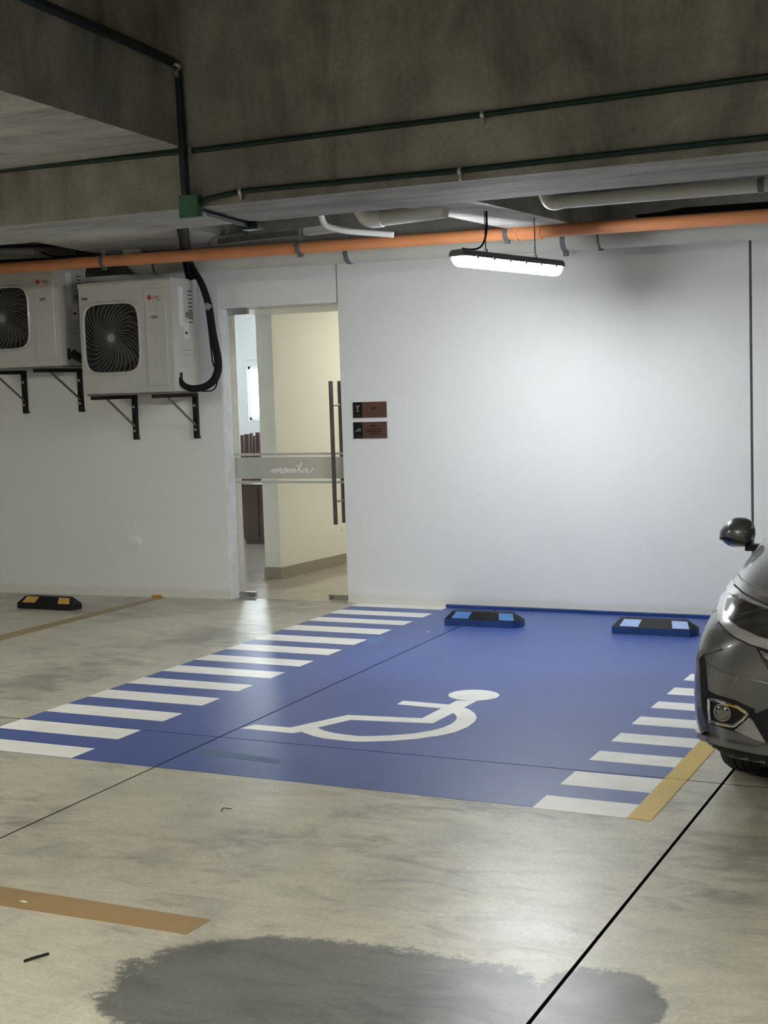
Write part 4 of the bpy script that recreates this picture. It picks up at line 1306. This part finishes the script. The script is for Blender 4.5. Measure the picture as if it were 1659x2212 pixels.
def seam(name, pts, r, mat, parent, lift=0.001, both=True):
    path = []
    for i in range(len(pts)-1):
        a, b = Vector(pts[i]), Vector(pts[i+1])
        for j in range(5):
            p = a.lerp(b, j/5)
            q, n = hit(p.x, p.y)
            path.append(q+n*lift)
    q, n = hit(*pts[-1])
    path.append(q+n*lift)
    for sg in ((1, -1) if both else (1,)):
        MB().tube([v if sg > 0 else Vector((2*XC-v.x, v.y, v.z)) for v in path], r, 6).build(name, mat, parent, True)
# headlamp: bezel, dark lens, chrome brow
hl = panel('headlamp', [(1582, 1248), (1590, 1268), (1610, 1286), (1659, 1312), (1715, 1335), (1722, 1392), (1659, 1402), (1625, 1393), (1590, 1377), (1566, 1360), (1553, 1340), (1551, 1315), (1562, 1280), (1574, 1255)], 'lensrim', car, 0.006, 0.02)
for i, o in enumerate(hl):
    pass
panel('headlamp_lens', [(1590, 1294), (1620, 1307), (1659, 1322), (1705, 1340), (1712, 1380), (1659, 1381), (1640, 1376), (1600, 1359), (1575, 1340), (1568, 1320), (1573, 1297)], 'lens', (hl[0], hl[1]), 0.010, 0.006)
panel('turn_signal', [(1579, 1262), (1588, 1276), (1598, 1287), (1586, 1288), (1574, 1284), (1572, 1272)], 'lensrim', (hl[0], hl[1]), 0.009, 0.004, 5)
seam('chrome_brow', [(1584, 1292), (1594, 1293), (1625, 1305), (1659, 1319), (1706, 1336)], 0.003, 'chrome', car, 0.010)
seam('hood_gap', [(1588, 1266), (1606, 1283), (1630, 1297), (1659, 1309), (1720, 1331)], 0.004, 'ink', car, 0.006)
seam('headlamp_gap', [(1554, 1344), (1567, 1362), (1590, 1379), (1625, 1395), (1645, 1401)], 0.0035, 'ink', car, 0.004)
seam('fender_seam', [(1551, 1317), (1538, 1324), (1527, 1333)], 0.002, 'ink', car, 0.0)
seam('hood_crease', [(1592, 1236), (1600, 1250), (1618, 1262), (1659, 1283)], 0.004, 'car', car, -0.001)
# bumper: framed corner with slit, fog lamp, lower lip and grille
seam('bumper_crease', [(1526, 1432), (1560, 1449), (1600, 1463), (1659, 1477), (1700, 1484)], 0.004, 'car', car, 0.0)
panel('bumper_frame', [(1510, 1418), (1517, 1406), (1535, 1402), (1562, 1402), (1542, 1410), (1524, 1414), (1517, 1422), (1515, 1424), (1517, 1480), (1521, 1532), (1527, 1556), (1530, 1572), (1518, 1572), (1512, 1545), (1509, 1480)], 'car', car, 0.010, 0.01, 5)
panel('air_slit', [(1515, 1424), (1522, 1421), (1528, 1470), (1532, 1520), (1536, 1550), (1528, 1555), (1521, 1530), (1517, 1480)], 'carblack', car, 0.004, 0.012, 4)
panel('bumper_wing', [(1530, 1434), (1560, 1449), (1600, 1463), (1659, 1477), (1700, 1484), (1692, 1528), (1660, 1529), (1628, 1529), (1590, 1511), (1550, 1499), (1533, 1490)], 'car', car, 0.009, 0.01)
panel('fog_recess', [(1526, 1488), (1550, 1500), (1590, 1512), (1628, 1530), (1640, 1560), (1655, 1604), (1625, 1592), (1580, 1578), (1535, 1564), (1528, 1540)], 'carblack', car, 0.0025, 0.01)
panel('fog_infill', [(1619, 1549), (1627, 1556), (1655, 1604), (1630, 1596), (1588, 1577)], 'satin', car, 0.006, 0.006, 6)
ring_ = [(1536, 1509), (1556, 1513), (1596, 1526), (1617, 1541), (1606, 1553), (1588, 1567), (1566, 1564), (1538, 1557), (1536, 1535)]
seam('fog_chrome', ring_+[ring_[0]], 0.0070, 'chrome', car, 0.009)
q, n = hit(1563, 1538)
for sg in (1, -1):
    c = q.copy() if sg > 0 else Vector((2*XC-q.x, q.y, q.z))
    nn = n.copy() if sg > 0 else Vector((-n.x, n.y, n.z))
    nn = (nn+Vector((0, -0.8, 0))).normalized()
    f_ = MB().tube([c-nn*0.01, c+nn*0.008, c+nn*0.014, c+nn*0.017], [0.031, 0.031, 0.026, 0.012], 20).build('fog_lamp', 'foglens', car, True)
    MB().ring(c+nn*0.009, nn, 0.030, 0.008, 0.004, 20).build('lamp_rim', 'satin', f_)
panel('lower_lip', [(1509, 1572), (1524, 1584), (1580, 1600), (1630, 1612), (1656, 1606), (1700, 1622), (1700, 1634), (1640, 1626), (1580, 1612), (1525, 1596), (1511, 1584)], 'car', car, 0.020, 0.012, 6)
panel('valance', [(1506, 1586), (1525, 1598), (1580, 1614), (1640, 1628), (1720, 1640), (1760, 1670), (1650, 1662), (1590, 1648), (1530, 1630), (1514, 1612)], 'carblack', car, 0.005, 0.012, 7)
panel('lower_grille', [(1624, 1545), (1660, 1530), (1760, 1545), (1760, 1632), (1700, 1620), (1658, 1604)], 'carblack', car, 0.005, 0.01, 8)
panel('upper_grille', [(1632, 1396), (1660, 1404), (1722, 1394), (1790, 1390), (1790, 1500), (1720, 1492), (1672, 1470)], 'cargloss', car, 0.004, 0.012, 8)
panel('grille_chrome', [(1642, 1404), (1662, 1412), (1722, 1404), (1790, 1400), (1790, 1416), (1722, 1420), (1668, 1428), (1652, 1420)], 'chrome', car, 0.009, 0.008, 6)
# cabin
cab_s = [
    (1.22, [(0.0, .93), (.62, .93), (.70, .95), (.715, .97), (.70, .985), (.66, 1.0), (.45, 1.02), (.2, 1.025), (0, 1.03)]),
    (1.45, [(0.0, .93), (.72, .93), (.79, .95), (.80, .98), (.78, 1.02), (.70, 1.09), (.48, 1.13), (.2, 1.145), (0, 1.15)]),
    (1.95, [(0.0, .93), (.74, .93), (.815, .95), (.815, 1.0), (.77, 1.15), (.67, 1.34), (.50, 1.42), (.25, 1.445), (0, 1.45)]),
    (2.50, [(0.0, .93), (.74, .93), (.82, .96), (.82, 1.02), (.77, 1.20), (.675, 1.41), (.52, 1.485), (.26, 1.51), (0, 1.515)]),
    (3.20, [(0.0, .95), (.74, .95), (.81, .99), (.81, 1.05), (.765, 1.22), (.675, 1.40), (.52, 1.475), (.26, 1.50), (0, 1.505)]),
    (3.65, [(0.0, .98), (.70, .98), (.765, 1.01), (.765, 1.06), (.72, 1.20), (.64, 1.35), (.49, 1.42), (.25, 1.445), (0, 1.45)]),
    (3.90, [(0.0, 1.0), (.58, 1.0), (.63, 1.02), (.63, 1.05), (.60, 1.10), (.54, 1.16), (.42, 1.19), (.2, 1.20), (0, 1.205)]),
]
vs, fs = loft_sections(cab_s)
cabo = MB().add(vs, fs).build('cabin', 'car', car, True)
md = cabo.modifiers.new('s', 'SUBSURF')
md.levels = md.render_levels = 2
me2 = evaluated(cabo)
cabo.modifiers.clear()
cabo.data = me2
me2.polygons.foreach_set('use_smooth', [True]*len(me2.polygons))
bvc = BVHTree.FromPolygons([v.co+OC for v in me2.vertices], [tuple(p.vertices) for p in me2.polygons])
def skin_patch(name, grid, dirv, mat):
    """glass laid on the cabin: grid of start points cast inwards"""
    vs, fs = [], []
    nr, nc = len(grid), len(grid[0])
    for row in grid:
        for p in row:
            r = bvc.ray_cast(p, dirv)
            q, n = (r[0], r[1]) if r[0] is not None else bvc.find_nearest(p)[:2]
            vs.append(q+n*0.004)
    for i in range(nr-1):
        for k in range(nc-1):
            fs.append((i*nc+k, i*nc+k+1, (i+1)*nc+k+1, (i+1)*nc+k))
    return MB().add(vs, fs).build(name, mat, car, True)
def lerp(a, b, t):
    return a+(b-a)*t
for sg in (1, -1):
    for (ua, ub, uta, utb) in ((1.72, 2.36, 2.02, 2.38), (2.46, 3.15, 2.46, 3.12), (3.22, 3.62, 3.20, 3.42)):
        grid = [[cw(lerp(lerp(ua, ub, k/7), lerp(uta, utb, k/7), i/5), sg*1.2, lerp(1.06, 1.37, i/5)) for k in range(8)] for i in range(6)]
        skin_patch('side_window', grid, Vector((1 if sg > 0 else -1, 0, 0)), 'carglass')
grid = [[cw(-0.2, lerp(-1, 1, k/13)*lerp(0.66, 0.54, i/9), lerp(1.075, 1.40, i/9)) for k in range(14)] for i in range(10)]
skin_patch('windscreen', grid, Vector((0, 1, 0)), 'carglass')
grid = [[cw(4.6, lerp(-1, 1, k/11)*0.5, lerp(1.12, 1.38, i/7)) for k in range(12)] for i in range(8)]
skin_patch('rear_window', grid, Vector((0, -1, 0)), 'carglass')
for sg in (1, -1):
    MB().tube([cw(1.33, sg*0.10, 1.075), cw(1.40, sg*0.62, 1.075)], 0.010, 6).build('wiper', 'carblack', car)
# door mirrors
for sg in (1, -1):
    cm = Vector((-1.378, 6.70, 0.945)) if sg > 0 else Vector((2*XC+1.378, 6.70, 0.945))
    bm = bmesh.new()
    bmesh.ops.create_uvsphere(bm, u_segments=28, v_segments=18, radius=1.0)
    for v in bm.verts:
        x, y, z = v.co
        t = -x if sg > 0 else x            # +1 at the outer tip
        zz = z*0.072*(1.0-0.28*max(0, t)**2) - 0.012*max(0, t)
        if z < 0:
            zz *= 0.95
        yy_ = y*0.085 if y < 0 else y*0.028
        yy_ += 0.035*max(0, t)**2
        xx = x*0.090 if t > 0 else (math.copysign(abs(x)**0.55, x)*0.086 if x else 0)
        v.co = cm+Vector((xx, yy_, zz))
    cap_bm = bm.copy()
    bmesh.ops.bisect_plane(cap_bm, geom=cap_bm.verts[:]+cap_bm.edges[:]+cap_bm.faces[:], plane_co=cm+Vector((0, 0, -0.022)), plane_no=((0.28 if sg > 0 else -0.28), 0, 1), clear_inner=True)
    bmesh.ops.bisect_plane(bm, geom=bm.verts[:]+bm.edges[:]+bm.faces[:], plane_co=cm+Vector((0, 0, -0.022)), plane_no=((0.28 if sg > 0 else -0.28), 0, 1), clear_outer=True)
    mir = MB().bm(cap_bm).build('door_mirror', 'car', car, True)
    MB().bm(bm).build('mirror_base', 'cargloss', mir, True)
    s_ = -1 if sg > 0 else 1
    pth = []
    for k in range(9):
        t = k/8
        x = s_*(0.093-0.085*t)
        yv_ = -0.085*math.sqrt(max(0, 1-(x/0.092)**2))*1.02+0.033*max(0, abs(x)/0.09)**2
        pth.append(cm+Vector((x, yv_, -0.024-0.014*t)))
    MB().tube(pth, [0.0065-0.0045*k/8 for k in range(9)], 6).build('side_signal', 'chrome', mir, True)
    MB().box(tuple(cm+Vector((min(-s_*0.04, -s_*0.12), -0.02, -0.085))), tuple(cm+Vector((max(-s_*0.04, -s_*0.12), 0.03, -0.055)))).build('mirror_arm', 'carblack', mir)
    MB().extrude([cm+Vector((0.066*math.cos(k*math.pi/12)-s_*0.012, 0.024, 0.046*math.sin(k*math.pi/12))) for k in range(24)], (0, 0.006, 0)).build('mirror_glass', 'chrome', mir)
# wheels: tyre with tread grooves, rim with spokes
def wheel(u, sg, steer=0.0):
    R, W = 0.305, 0.195
    piv = cw(u, sg*0.745, R)
    rot = Matrix.Rotation(steer, 3, 'Z')
    def q(x, r_, th):
        return piv+rot @ Vector((x, r_*math.cos(th), r_*math.sin(th)))
    prof = [(-W/2, 0.205), (-W/2, 0.255), (-W/2+0.012, 0.288), (-W/2+0.035, R-0.003)]
    xs = -W/2+0.042
    for k in range(4):
        prof += [(xs+0.0, R), (xs+0.024, R), (xs+0.0245, R-0.010), (xs+0.0305, R-0.010)]
        xs += 0.031
    prof = [p for p in prof if p[0] < W/2-0.036]+[(W/2-0.036, R), (W/2-0.030, R-0.003), (W/2-0.012, 0.288), (W/2, 0.255), (W/2, 0.205)]
    n = 48
    vs = [q(x, r_, 2*math.pi*k/n) for k in range(n) for x, r_ in prof]
    m_ = len(prof)
    fs = [(k*m_+i, k*m_+(i+1) % m_, ((k+1) % n)*m_+(i+1) % m_, ((k+1) % n)*m_+i) for k in range(n) for i in range(m_)]
    wv = MB().add(vs, fs).build('wheel', 'tyre', car)
    o_ = -sg*0.06
    MB().add([q(o_+dx, r_, 2*math.pi*k/24) for k in range(24) for dx, r_ in ((-0.05, 0.21), (0.03, 0.21), (0.03, 0.18), (-0.05, 0.18))],
             [(k*4+i, k*4+(i+1) % 4, ((k+1) % 24)*4+(i+1) % 4, ((k+1) % 24)*4+i) for k in range(24) for i in range(4)]).build('rim', 'alloy', wv)
    MB().tube([q(o_-0.02, 0, 0), q(o_+0.02, 0, 0)], 0.06, 16).build('hub', 'alloy', wv)
    for k in range(5):
        th = 2*math.pi*k/5
        MB().tube([q(o_, 0.04, th), q(o_, 0.19, th)], [0.026, 0.016], 6).build('spoke', 'alloy', wv)
wheel(0.83, 1, 0.0)
wheel(0.83, -1, 0.0)
wheel(3.38, 1)
wheel(3.38, -1)
MB().box(tuple(cw(0.25, 0.6, 0.17)), tuple(cw(3.7, -0.6, 0.24))).build('underbody', 'carblack', car)

# ================================================================== SMALL LITTER
a, b = fl(52, 2076, 0.004), fl(105, 2060, 0.004)
tag(MB().tube([a, a.lerp(b, 0.4)+Vector((0, 0, 0.001)), b], 0.0042, 6).build('plastic_stick', 'rubber'), 'thin black stick lying on the bare floor in left foreground', 'stick')
a = fl(42, 1948)
tag(MB().prism([(a.x, a.y), (a.x+0.028, a.y-0.004), (a.x+0.032, a.y+0.004), (a.x+0.008, a.y+0.010)], 0.0016, 0.0030).build('paper_scrap', 'paper'), 'tiny white scrap on the brown ochre line', 'scrap')
a = fl(925, 1365)
tag(MB().prism([(a.x-0.013, a.y), (a.x+0.013, a.y-0.003), (a.x+0.011, a.y+0.010), (a.x-0.010, a.y+0.012)], 0.0014, 0.0030).build('paper_scrap', 'paper'), 'tiny white scrap on blue paint before the wheel stops', 'scrap')
a = [fl(479, 1754), fl(480, 1748), fl(484, 1746), fl(500, 1748)]
tag(MB().tube([v+Vector((0, 0, 0.002)) for v in a], 0.0018, 5).build('wire_bit', 'ink'), 'tiny bent dark wire on bare floor before the blue paint', 'wire')
